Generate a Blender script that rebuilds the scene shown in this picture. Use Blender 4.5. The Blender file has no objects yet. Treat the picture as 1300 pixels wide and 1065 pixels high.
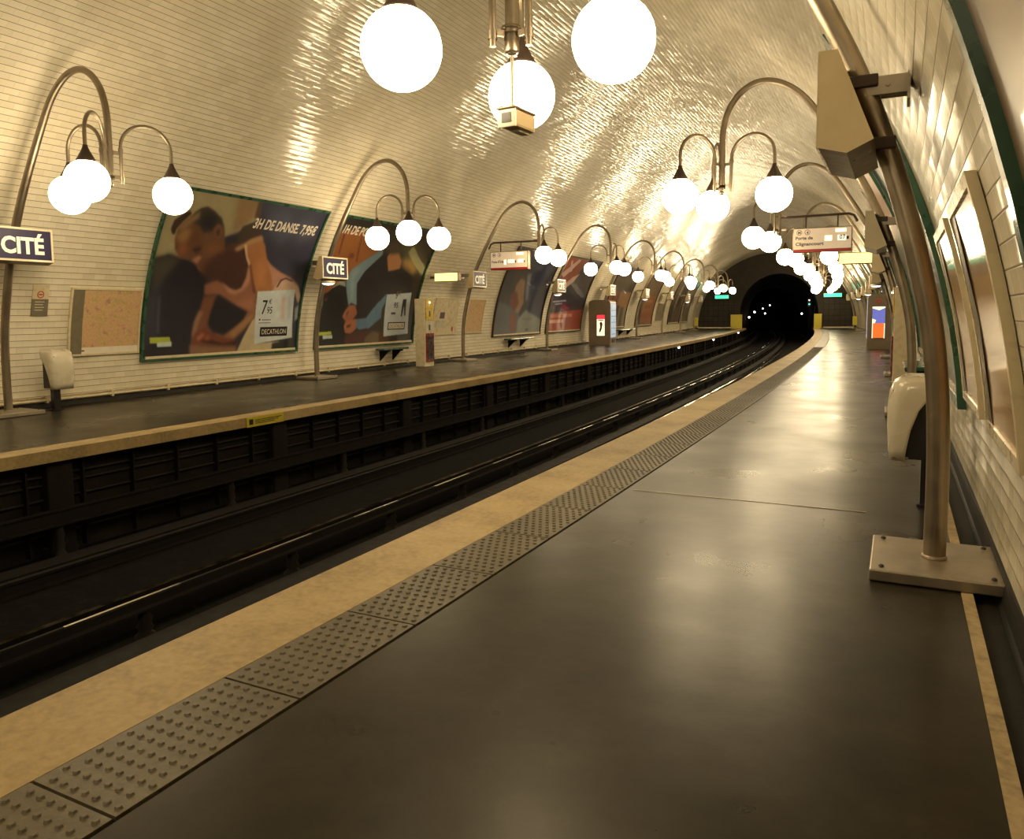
import bpy, bmesh, math, random
import numpy as np
from mathutils import Vector, Matrix
random.seed(7)
rng = np.random.default_rng(7)
sc = bpy.context.scene
COL = sc.collection

# ------------------------------------------------------------------ camera
F_PX, PITCH, YAW, ROLL, CAM_H = 974.94, 0.09073, 0.47535, -0.01065, 1.5
def set_camera():
    fw = Vector((-math.sin(YAW)*math.cos(PITCH), math.cos(YAW)*math.cos(PITCH), -math.sin(PITCH)))
    # the heading is given to the left of the track direction
    rt = Vector((math.cos(YAW), math.sin(YAW), 0)); up = rt.cross(fw)
    r2 = rt*math.cos(ROLL)+up*math.sin(ROLL); u2 = up*math.cos(ROLL)-rt*math.sin(ROLL)
    m = Matrix((r2, u2, -fw)).transposed().to_4x4(); m.translation = (0, 0, CAM_H)
    cd = bpy.data.cameras.new('camera'); cam = bpy.data.objects.new('camera', cd); COL.objects.link(cam)
    cd.sensor_fit = 'HORIZONTAL'; cd.sensor_width = 36; cd.lens = F_PX/1300*36
    cd.shift_y = -45/1300; cd.clip_start = .05; cd.clip_end = 400
    cam.matrix_world = m; sc.camera = cam
set_camera()

# ------------------------------------------------------------------ world, exposure, light levels
w = bpy.data.worlds.new('world'); sc.world = w; w.use_nodes = True
w.node_tree.nodes['Background'].inputs[0].default_value = (0, 0, 0, 1)
w.node_tree.nodes['Background'].inputs[1].default_value = 0
sc.view_settings.view_transform = 'Standard'; sc.view_settings.look = 'None'
sc.view_settings.gamma = 1; sc.view_settings.use_curve_mapping = False
sc.view_settings.exposure = 0.0
GLOBE_COLOR, GLOBE_POWER = (1.0, 0.795, 0.485), 25.5

# ------------------------------------------------------------------ the curved station frame (s along the platform, d to the left, z up)
K = 0.00167
def heading(s): return K*s
def W(s, d, z):
    T = K*s
    if abs(T) < 1e-9: x, y = 0.0, s
    else: x, y = -(1-math.cos(T))/K, math.sin(T)/K
    return Vector((x-d*math.cos(T), y-d*math.sin(T), z))
DC, VA, VB, VZ = 6.22, 6.75, 6.6, 0.2       # vault ellipse
D_R, D_L = 2.995, 8.665                     # platform edges
P_R, P_L = -0.20, 12.44                     # lamp post feet
S0, S1 = -10.0, 74.0
def vault_x(z): return VA*math.sqrt(max(0, 1-((z-VZ)/VB)**2))
def wall_d(z, side): return DC + side*vault_x(z)   # side +1 left, -1 right

# ------------------------------------------------------------------ materials
MATS = {}
def rgb(r, g, b):
    f = lambda c: ((c/255)/12.92 if c/255 <= .04045 else ((c/255+.055)/1.055)**2.4)
    return (f(r), f(g), f(b), 1)
class NT:
    def __init__(s, name):
        s.m = bpy.data.materials.new(name); s.m.use_nodes = True; s.t = s.m.node_tree
        s.b = s.t.nodes['Principled BSDF']; MATS[name] = s.m
    def n(s, typ, **kw):
        nd = s.t.nodes.new(typ)
        for k, v in kw.items():
            if k.startswith('i_'): nd.inputs[k[2:].replace('_', ' ')].default_value = v
            else: setattr(nd, k, v)
        return nd
    def l(s, a, b): s.t.links.new(a, b)
    def math(s, op, a, b=None):
        nd = s.n('ShaderNodeMath', operation=op)
        for i, v in enumerate((a, b)):
            if v is None: continue
            if isinstance(v, (int, float)): nd.inputs[i].default_value = v
            else: s.l(v, nd.inputs[i])
        return nd.outputs[0]
    def ramp(s, fac, stops):
        r = s.n('ShaderNodeValToRGB'); s.l(fac, r.inputs[0])
        e = r.color_ramp.elements
        while len(e) < len(stops): e.new(.5)
        for q, (p, c) in zip(e, stops): q.position = p; q.color = c
        return r.outputs[0]
    def noise(s, scale, detail=4, vec=None, rough=.55):
        nd = s.n('ShaderNodeTexNoise'); nd.inputs['Scale'].default_value = scale
        nd.inputs['Detail'].default_value = detail; nd.inputs['Roughness'].default_value = rough
        if vec is None:
            tc = s.n('ShaderNodeTexCoord'); vec = tc.outputs['Object']
        s.l(vec, nd.inputs['Vector']); return nd.outputs['Fac']
    def bump(s, h, strength, dist, normal=None):
        b = s.n('ShaderNodeBump'); b.inputs['Strength'].default_value = strength; b.inputs['Distance'].default_value = dist
        s.l(h, b.inputs['Height'])
        if normal is not None: s.l(normal, b.inputs['Normal'])
        return b.outputs[0]
def plain(name, col, rough=.5, metal=0, var=.12, nscale=9, emit=None, emit_s=0, bump=0, coat=0, rvar=.08):
    t = NT(name); b = t.b
    f = t.noise(nscale, 5)
    lo = tuple(c*(1-var) for c in col[:3])+(1,); hi = tuple(min(1, c*(1+var)) for c in col[:3])+(1,)
    t.l(t.ramp(f, [(.3, lo), (.7, hi)]), b.inputs['Base Color'])
    t.l(t.ramp(f, [(.3, (max(0, rough-rvar),)*3+(1,)), (.7, (rough+rvar,)*3+(1,))]), b.inputs['Roughness'])
    b.inputs['Metallic'].default_value = metal
    if coat: b.inputs['Coat Weight'].default_value = coat; b.inputs['Coat Roughness'].default_value = .05
    if emit: b.inputs['Emission Color'].default_value = emit; b.inputs['Emission Strength'].default_value = emit_s
    if bump: t.l(t.bump(t.noise(nscale*6, 4), bump, .01), b.inputs['Normal'])
    return t.m

def tile_material():
    t = NT('glazed_tile'); b = t.b; TW, TH = .215, .106
    uv = t.n('ShaderNodeUVMap'); uv.uv_map = 'UVMap'
    sp = t.n('ShaderNodeSeparateXYZ'); t.l(uv.outputs[0], sp.inputs[0])
    rv = t.math('DIVIDE', sp.outputs[1], TH); row = t.math('FLOOR', rv)
    ru = t.math('ADD', t.math('DIVIDE', sp.outputs[0], TW), t.math('MULTIPLY', t.math('MODULO', t.math('ABSOLUTE', row), 2.0), .5))
    col = t.math('FLOOR', ru)
    def edge(x, size, w0, w1):
        f = t.math('SUBTRACT', x, t.math('FLOOR', x)); e = t.math('MULTIPLY', t.math('MINIMUM', f, t.math('SUBTRACT', 1.0, f)), size)
        mr = t.n('ShaderNodeMapRange', interpolation_type='SMOOTHSTEP'); t.l(e, mr.inputs['Value'])
        mr.inputs['From Min'].default_value = w0; mr.inputs['From Max'].default_value = w1
        mr.inputs['To Min'].default_value = 1; mr.inputs['To Max'].default_value = 0
        return mr.outputs[0]
    jh, jv = edge(rv, TH, .0022, .0066), edge(ru, TW, .0008, .0030)
    joint = t.math('MAXIMUM', jh, t.math('MULTIPLY', jv, .4))
    cb = t.n('ShaderNodeCombineXYZ'); t.l(col, cb.inputs[0]); t.l(row, cb.inputs[1])
    wn = t.n('ShaderNodeTexWhiteNoise', noise_dimensions='2D'); t.l(cb.outputs[0], wn.inputs['Vector'])
    sc_ = t.n('ShaderNodeSeparateColor'); t.l(wn.outputs['Color'], sc_.inputs[0])
    # body colour: slight change from tile to tile, broad grime, dark joints
    tc = t.n('ShaderNodeTexCoord')
    c0 = t.ramp(sc_.outputs[2], [(0, (.76, .70, .55, 1)), (1, (.84, .78, .63, 1))])
    dirt = t.ramp(t.noise(.8, 6, tc.outputs['Object']), [(.25, (.88, .86, .80, 1)), (.65, (1, 1, 1, 1))])
    mx = t.n('ShaderNodeMix', data_type='RGBA', blend_type='MULTIPLY'); mx.inputs['Factor'].default_value = 1
    t.l(c0, mx.inputs['A']); t.l(dirt, mx.inputs['B'])
    m2 = t.n('ShaderNodeMix', data_type='RGBA'); t.l(joint, m2.inputs['Factor']); t.l(mx.outputs['Result'], m2.inputs['A'])
    m2.inputs['B'].default_value = (.17, .125, .07, 1); t.l(m2.outputs['Result'], b.inputs['Base Color'])
    # every tile sits at its own tilt, mostly about the length of the vault
    tg = t.n('ShaderNodeTangent', direction_type='UV_MAP'); tg.uv_map = 'UVMap'
    ge = t.n('ShaderNodeNewGeometry')
    cr = t.n('ShaderNodeVectorMath', operation='CROSS_PRODUCT'); t.l(ge.outputs['Normal'], cr.inputs[0]); t.l(tg.outputs[0], cr.inputs[1])
    r1 = t.math('MULTIPLY', t.math('SUBTRACT', sc_.outputs[0], .5), .085)
    r2 = t.math('MULTIPLY', t.math('SUBTRACT', sc_.outputs[1], .5), .022)
    # pillowed glaze: the faces bow from joint to joint
    fv = t.math('SUBTRACT', t.math('SUBTRACT', rv, row), .5)
    r1 = t.math('ADD', r1, t.math('MULTIPLY', fv, .16))
    s1 = t.n('ShaderNodeVectorMath', operation='SCALE'); t.l(cr.outputs[0], s1.inputs[0]); t.l(r1, s1.inputs['Scale'])
    s2 = t.n('ShaderNodeVectorMath', operation='SCALE'); t.l(tg.outputs[0], s2.inputs[0]); t.l(r2, s2.inputs['Scale'])
    v3 = t.n('ShaderNodeVectorMath', operation='ADD'); t.l(ge.outputs['Normal'], v3.inputs[0]); t.l(s1.outputs[0], v3.inputs[1])
    v5 = t.n('ShaderNodeVectorMath', operation='ADD'); t.l(v3.outputs[0], v5.inputs[0]); t.l(s2.outputs[0], v5.inputs[1])
    v4 = t.n('ShaderNodeVectorMath', operation='NORMALIZE'); t.l(v5.outputs[0], v4.inputs[0])
    n1 = t.bump(t.math('SUBTRACT', 1.0, joint), .4, .003, v4.outputs[0])
    # the lining itself waves gently along the station
    mp = t.n('ShaderNodeMapping'); mp.inputs['Scale'].default_value = (.55, .16, 1); t.l(uv.outputs[0], mp.inputs['Vector'])
    n2 = t.bump(t.noise(1.0, 2, mp.outputs[0]), .16, .25, n1)
    t.l(n2, b.inputs['Normal'])
    t.l(t.ramp(joint, [(0, (.15,)*3+(1,)), (1, (.7,)*3+(1,))]), b.inputs['Roughness'])
    b.inputs['Specular IOR Level'].default_value = .6
    return t.m

def floor_material():
    t = NT('worn_asphalt'); b = t.b
    tc = t.n('ShaderNodeTexCoord'); o = tc.outputs['Object']
    mixf = t.noise(1.6, 6, o, .66)
    # trodden gum and drip stains
    vo = t.n('ShaderNodeTexVoronoi'); vo.inputs['Scale'].default_value = 3.2; t.l(o, vo.inputs['Vector'])
    vs_ = t.n('ShaderNodeSeparateColor'); t.l(vo.outputs['Color'], vs_.inputs[0])
    spot = t.math('LESS_THAN', vo.outputs['Distance'], t.math('SUBTRACT', t.math('MULTIPLY', vs_.outputs[0], .15), .05))
    mxs = t.n('ShaderNodeMix', data_type='RGBA'); t.l(t.math('MULTIPLY', spot, .8), mxs.inputs['Factor']); mxs.inputs['B'].default_value = (.006, .005, .004, 1)
    t.l(t.ramp(mixf, [(.3, (.006, .005, .0035, 1)), (.47, (.019, .0155, .010, 1)), (.56, (.024, .020, .013, 1)), (.7, (.042, .035, .024, 1))]), mxs.inputs['A']); t.l(mxs.outputs['Result'], b.inputs['Base Color'])
    r = t.noise(1.0, 4, o, .5)
    t.l(t.ramp(r, [(.2, (.23,)*3+(1,)), (.8, (.38,)*3+(1,))]), b.inputs['Roughness'])
    b.inputs['Specular IOR Level'].default_value = .20
    n1 = t.bump(t.noise(3.0, 2, o, .5), .16, .012); b.inputs['Specular Tint'].default_value = (1, .90, .70, 1)
    t.l(t.bump(t.noise(16, 3, o), .10, .004, n1), b.inputs['Normal'])
    return t.m
def band_material(name, c0, c1, c2, rough=.6, sc_=1.2, spec=.5):
    t = NT(name); b = t.b; tc = t.n('ShaderNodeTexCoord'); o = tc.outputs['Object']
    f = t.math('ADD', t.math('MULTIPLY', t.noise(sc_, 8, o, .7), .7), t.math('MULTIPLY', t.noise(25, 4, o), .3))
    t.l(t.ramp(f, [(.28, c0), (.5, c1), (.75, c2)]), b.inputs['Base Color'])
    b.inputs['Roughness'].default_value = rough; b.inputs['Specular IOR Level'].default_value = spec
    t.l(t.bump(t.noise(60, 3, o), .3, .004), b.inputs['Normal'])
    return t.m
def steel_material(name, col, rough, rvar=.1):
    return plain(name, col, rough, 1, .15, 6, rvar=rvar)
def globe_material():
    t = NT('lit_opal_glass'); b = t.b
    b.inputs['Base Color'].default_value = (.9, .88, .8, 1); b.inputs['Roughness'].default_value = .15
    b.inputs['Emission Color'].default_value = GLOBE_COLOR+(1,); b.inputs['Emission Strength'].default_value = GLOBE_POWER
    return t.m
def print_material():
    t = NT('printed_paper'); b = t.b
    a = t.n('ShaderNodeVertexColor'); a.layer_name = 'ink'
    t.l(a.outputs['Color'], b.inputs['Base Color']); b.inputs['Roughness'].default_value = .35
    b.inputs['Coat Weight'].default_value = .5; b.inputs['Coat Roughness'].default_value = .04
    return t.m
def map_material():
    t = NT('city_map_print'); b = t.b; tc = t.n('ShaderNodeTexCoord'); o = tc.outputs['Object']
    f = t.noise(7, 8, o, .7)
    c = t.ramp(f, [(.32, rgb(176, 164, 106)), (.45, rgb(206, 176, 128)), (.56, rgb(212, 174, 138)), (.7, rgb(170, 138, 108))])
    vo = t.n('ShaderNodeTexVoronoi', feature='DISTANCE_TO_EDGE'); vo.inputs['Scale'].default_value = 16; t.l(o, vo.inputs['Vector'])
    l = t.ramp(vo.outputs['Distance'], [(0, (.62, .52, .42, 1)), (.03, (1, 1, 1, 1))])
    mx = t.n('ShaderNodeMix', data_type='RGBA', blend_type='MULTIPLY'); mx.inputs['Factor'].default_value = .8
    t.l(c, mx.inputs['A']); t.l(l, mx.inputs['B']); t.l(mx.outputs['Result'], b.inputs['Base Color'])
    b.inputs['Roughness'].default_value = .12; b.inputs['Specular IOR Level'].default_value = .6
    return t.m

tile_material(); floor_material(); globe_material(); print_material(); map_material()
band_material('edge_stone', rgb(104, 88, 56), rgb(164, 142, 98), rgb(190, 168, 122), .55)
band_material('tactile_rubber', rgb(50, 45, 32), rgb(86, 78, 58), rgb(112, 102, 78), .45)
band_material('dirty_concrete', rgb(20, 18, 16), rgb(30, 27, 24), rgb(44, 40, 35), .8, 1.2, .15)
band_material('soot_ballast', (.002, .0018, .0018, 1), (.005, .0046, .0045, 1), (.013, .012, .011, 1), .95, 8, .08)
band_material('dark_plinth', (.010, .009, .0075, 1), (.018, .016, .013, 1), (.03, .027, .023, 1), .6, 1.2, .25)
band_material('end_plaster', rgb(30, 26, 20), rgb(46, 40, 31), rgb(64, 56, 44), .8)
band_material('pale_mortar', rgb(104, 90, 66), rgb(168, 148, 110), rgb(200, 180, 140), .7, 5)
steel_material('brushed_steel', (.30, .25, .185, 1), .40, .04)
steel_material('dull_steel', (.40, .35, .28, 1), .5, .05)
steel_material('polished_rail', (.62, .58, .52, 1), .12, .05)
plain('rusty_iron', (.009, .0075, .0068, 1), .7, 0, .3, 8); MATS['rusty_iron'].node_tree.nodes['Principled BSDF'].inputs['Specular IOR Level'].default_value = .18
plain('lamp_cap_metal', rgb(66, 52, 44), .45, .3)
plain('green_enamel', rgb(44, 84, 64), .3, 0, .25, 5, coat=.4)
plain('cream_enamel', rgb(214, 200, 166), .3, 0, .06, coat=.3)
plain('cap_enamel', rgb(218, 200, 160), .35, 0, .08, 3)
plain('white_plastic', rgb(200, 192, 170), .28, 0, .06, 3, coat=.3)
plain('black_plastic', rgb(22, 20, 24), .4)
plain('bluebox', rgb(30, 20, 66), .4, 0, .08)
plain('sign_steel', rgb(120, 104, 82), .35, .6)
plain('white_letter', rgb(238, 232, 214), .4, 0, .03, emit=(1, .93, .78, 1), emit_s=.15)
plain('poster_white', rgb(226, 218, 200), .4, 0, .03)
plain('ink_dark', rgb(38, 34, 40), .4, 0, .05)
plain('ink_mid', rgb(96, 86, 84), .4, 0, .05)
plain('brown_cabinet', rgb(124, 110, 88), .4, .1, .12, 3, coat=.2)
plain('red_print', rgb(178, 34, 40), .35, 0, .08)
plain('red_enamel', rgb(122, 26, 22), .25, 0, .12, coat=.3)
plain('yellow_enamel', rgb(198, 170, 44), .3, 0, .1, coat=.3)
plain('yellow_print', rgb(190, 176, 48), .5, 0, .15, 20)
plain('camera_housing', rgb(150, 132, 100), .45, 0, .05)
plain('dark_glass', rgb(40, 34, 30), .3, 0, .05)
plain('grey_panel', rgb(120, 112, 92), .4, 0, .1)
plain('timber_board', rgb(120, 104, 74), .55, 0, .2, 6)
plain('lit_display', rgb(220, 200, 170), .4, 0, .03, emit=(1, .80, .58, 1), emit_s=.25)
plain('lit_window', rgb(240, 230, 190), .4, 0, .03, emit=(1, .92, .66, 1), emit_s=1.3)
plain('lit_yellow', rgb(240, 210, 90), .4, 0, .03, emit=(1, .80, .26, 1), emit_s=1.9)
plain('lit_white', rgb(240, 240, 235), .4, 0, .03, emit=(1, .97, .95, 1), emit_s=4)
plain('lit_cream', rgb(240, 230, 190), .4, 0, .03, emit=(1, .88, .62, 1), emit_s=1.1)
plain('lit_red', rgb(220, 40, 50), .4, 0, .03, emit=(.9, .05, .08, 1), emit_s=.9)
plain('lit_blue', rgb(60, 70, 150), .4, 0, .15, emit=(.16, .18, .55, 1), emit_s=.9)
plain('lit_pale_blue', rgb(170, 190, 210), .2, 0, .3, emit=(.5, .6, .75, 1), emit_s=.55)
plain('lit_orange', rgb(150, 60, 20), .4, 0, .15, emit=(1, .20, .03, 1), emit_s=.9)
plain('lit_green', rgb(60, 210, 160), .4, 0, .03, emit=(.05, .85, .5, 1), emit_s=1.3)
plain('lit_signal', rgb(60, 210, 120), .4, 0, .03, emit=(.03, 1, .5, 1), emit_s=9)
plain('lit_bulb', rgb(250, 240, 230), .4, 0, .03, emit=(1, .9, .85, 1), emit_s=14)

def dash_material():
    # lamp gleams along a steel edge, painted into its colour as bright dashes
    t = NT('glint_dash_steel'); b = t.b; uv = t.n('ShaderNodeUVMap'); uv.uv_map = 'UVMap'
    sp = t.n('ShaderNodeSeparateXYZ'); t.l(uv.outputs[0], sp.inputs[0])
    x = t.math('DIVIDE', t.math('SUBTRACT', sp.outputs[0], 12.7), 1.82); f = t.math('SUBTRACT', x, t.math('FLOOR', x))
    m = t.math('LESS_THAN', f, t.math('ADD', .3, t.math('MULTIPLY', t.noise(.9, 2), .55)))
    t.l(t.ramp(m, [(0, (.02, .017, .015, 1)), (1, (.80, .76, .68, 1))]), b.inputs['Base Color'])
    t.l(m, b.inputs['Metallic']); b.inputs['Specular IOR Level'].default_value = .1
    t.l(t.ramp(m, [(0, (.7,)*3+(1,)), (1, (.22,)*3+(1,))]), b.inputs['Roughness'])
dash_material()

# ------------------------------------------------------------------ mesh building
def rotz(a): c, s = math.cos(a), math.sin(a); return lambda p: (p[0]*c-p[1]*s, p[0]*s+p[1]*c, p[2])
class MB:
    def __init__(s): s.v = []; s.f = []; s.mi = []; s.sm = []; s.m = 0
    def add(s, vs, fs, smooth=False):
        o = len(s.v); s.v += [tuple(p) for p in vs]
        for f in fs: s.f.append([i+o for i in f]); s.mi.append(s.m); s.sm.append(smooth)
        return s
    def box(s, x0, x1, y0, y1, z0, z1, bev=0):
        if bev <= 0:
            vs = [(x, y, z) for z in (z0, z1) for y in (y0, y1) for x in (x0, x1)]
            return s.add(vs, [(0, 2, 3, 1), (4, 5, 7, 6), (0, 1, 5, 4), (2, 6, 7, 3), (0, 4, 6, 2), (1, 3, 7, 5)])
        bm = bmesh.new(); bmesh.ops.create_cube(bm, size=1)
        for v in bm.verts: v.co = ((x0+x1)/2+v.co.x*(x1-x0), (y0+y1)/2+v.co.y*(y1-y0), (z0+z1)/2+v.co.z*(z1-z0))
        bmesh.ops.bevel(bm, geom=bm.edges[:], offset=bev, segments=2, profile=.5, affect='EDGES')
        bm.verts.index_update(); vs = [tuple(v.co) for v in bm.verts]; fs = [[v.index for v in f.verts] for f in bm.faces]; bm.free()
        return s.add(vs, fs)
    def tube(s, pts, r, n=10, caps=True):
        pts = [Vector(p) for p in pts]; rs = r if isinstance(r, (list, tuple)) else [r]*len(pts)
        vs = []; ref = None
        for i, p in enumerate(pts):
            t = (pts[min(i+1, len(pts)-1)]-pts[max(i-1, 0)]).normalized()
            if ref is None:
                ref = Vector((0, 0, 1)) if abs(t.z) < .9 else Vector((1, 0, 0))
                ref = (ref-t*ref.dot(t)).normalized()
            else: ref = (ref-t*ref.dot(t)).normalized()
            b = t.cross(ref)
            for k in range(n):
                a = 2*math.pi*k/n; vs.append(p+(ref*math.cos(a)+b*math.sin(a))*rs[i])
        fs = [[i*n+k, i*n+(k+1) % n, (i+1)*n+(k+1) % n, (i+1)*n+k] for i in range(len(pts)-1) for k in range(n)]
        s.add(vs, fs, True)
        if caps:
            m = len(vs); s.add(vs[:n], [list(range(n))[::-1]]); s.add(vs[m-n:], [list(range(n))])
        return s
    def lathe(s, prof, c=(0, 0, 0), n=20, smooth=True):
        vs = []
        for r, z in prof:
            for k in range(n): a = 2*math.pi*k/n; vs.append((c[0]+r*math.cos(a), c[1]+r*math.sin(a), c[2]+z))
        fs = [[i*n+k, i*n+(k+1) % n, (i+1)*n+(k+1) % n, (i+1)*n+k] for i in range(len(prof)-1) for k in range(n)]
        return s.add(vs, fs, smooth)
    def prism(s, poly, axis, a0, a1):
        # poly in the two other axes; axis 'x','y','z'
        n = len(poly)
        def P(u, v, a): return {'x': (a, u, v), 'y': (u, a, v), 'z': (u, v, a)}[axis]
        vs = [P(u, v, a0) for u, v in poly]+[P(u, v, a1) for u, v in poly]
        fs = [list(range(n))[::-1], list(range(n, 2*n))]+[[i, (i+1) % n, n+(i+1) % n, n+i] for i in range(n)]
        return s.add(vs, fs)
    def mesh(s, name, mats):
        me = bpy.data.meshes.new(name); me.from_pydata(s.v, [], s.f)
        for m in (mats if isinstance(mats, (list, tuple)) else [mats]): me.materials.append(MATS[m])
        me.polygons.foreach_set('material_index', s.mi); me.polygons.foreach_set('use_smooth', s.sm)
        bm = bmesh.new(); bm.from_mesh(me); bmesh.ops.recalc_face_normals(bm, faces=bm.faces[:]); bm.to_mesh(me); bm.free()
        return me
    def build(s, name, mats, parent=None, loc=None, rz=None):
        o = bpy.data.objects.new(name, s.mesh(name, mats)); COL.objects.link(o)
        if parent: o.parent = parent
        if loc is not None: o.location = loc
        if rz is not None: o.rotation_euler = (0, 0, rz)
        return o
def tag(o, label=None, cat=None, group=None, kind=None):
    for k, v in (('label', label), ('category', cat), ('group', group), ('kind', kind)):
        if v: o[k] = v
    return o
def empty(name, s, d, z=0):
    o = bpy.data.objects.new(name, None); COL.objects.link(o); o.empty_display_size = .2
    o.location = W(s, d, z); o.rotation_euler = (0, 0, heading(s)); return o
def copy_tree(o, parent=None):
    c = o.copy(); COL.objects.link(c)
    if parent: c.parent = parent
    for ch in list(o.children): copy_tree(ch, c)
    return c
def place(o, s, d, z=0): o.location = W(s, d, z); o.rotation_euler = (0, 0, heading(s)); return o

def sweep(name, prof, mat, s0=S0, s1=S1, ds=1.0, closed=False, v0=0.0, smooth=False, parent=None, flip=False):
    """prof: (d,z) points swept along the track; UV = (s, length along the profile)"""
    n = max(1, int(round((s1-s0)/ds))); L = [v0]
    pr = list(prof)+([prof[0]] if closed else [])
    for a, b in zip(pr[:-1], pr[1:]): L.append(L[-1]+math.hypot(b[0]-a[0], b[1]-a[1]))
    m = len(pr); vs = []; uv = []
    for i in range(n+1):
        s = s0+(s1-s0)*i/n
        for j, (d, z) in enumerate(pr): vs.append(tuple(W(s, d, z))); uv.append((s, L[j]))
    fs = []
    for i in range(n):
        for j in range(m-1):
            q = [i*m+j, i*m+j+1, (i+1)*m+j+1, (i+1)*m+j]
            fs.append(q[::-1] if flip else q)
    if closed:
        fs.append([j for j in range(m-1)]); fs.append([n*m+j for j in range(m-1)][::-1])
    me = bpy.data.meshes.new(name); me.from_pydata(vs, [], fs); me.materials.append(MATS[mat])
    ul = me.uv_layers.new(name='UVMap')
    li = np.empty(len(me.loops), int); me.loops.foreach_get('vertex_index', li)
    ul.data.foreach_set('uv', np.array(uv)[li].ravel())
    if smooth: me.polygons.foreach_set('use_smooth', [True]*len(me.polygons))
    o = bpy.data.objects.new(name, me); COL.objects.link(o)
    if parent: o.parent = parent
    return o
def struct(o, label=None):
    o['kind'] = 'structure'
    if label: o['label'] = label
    return o

TXT = {}
def text_mesh(body, bold=.02, shear=0.0):
    """vertices (unit-height letters) and faces of flat lettering"""
    key = (body, bold, shear)
    if key in TXT: return TXT[key]
    cu = bpy.data.curves.new('lettering', 'FONT'); cu.body = body; cu.size = 1; cu.offset = bold; cu.shear = shear
    cu.resolution_u = 3; cu.fill_mode = 'BOTH'
    o = bpy.data.objects.new('lettering', cu); COL.objects.link(o)
    dg = bpy.context.evaluated_depsgraph_get(); me = bpy.data.meshes.new_from_object(o.evaluated_get(dg))
    vs = [(v.co.x, v.co.y) for v in me.vertices]; fs = [list(p.vertices) for p in me.polygons]
    bpy.data.objects.remove(o); bpy.data.curves.remove(cu); bpy.data.meshes.remove(me)
    x0 = min(v[0] for v in vs); x1 = max(v[0] for v in vs); y0 = 0 if body[:1] not in ',' else min(v[1] for v in vs)
    y1 = .72
    TXT[key] = ([((x-x0)/(x1-x0), (y-y0)/(y1-y0)) for x, y in vs], fs)
    return TXT[key]
def lettering(mb, body, fn, bold=.02, shear=0.0):
    """fn maps (0..1 along, 0..1 capital height) to a 3D point"""
    vs, fs = text_mesh(body, bold, shear)
    return mb.add([fn(x, y) for x, y in vs], fs)

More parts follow.
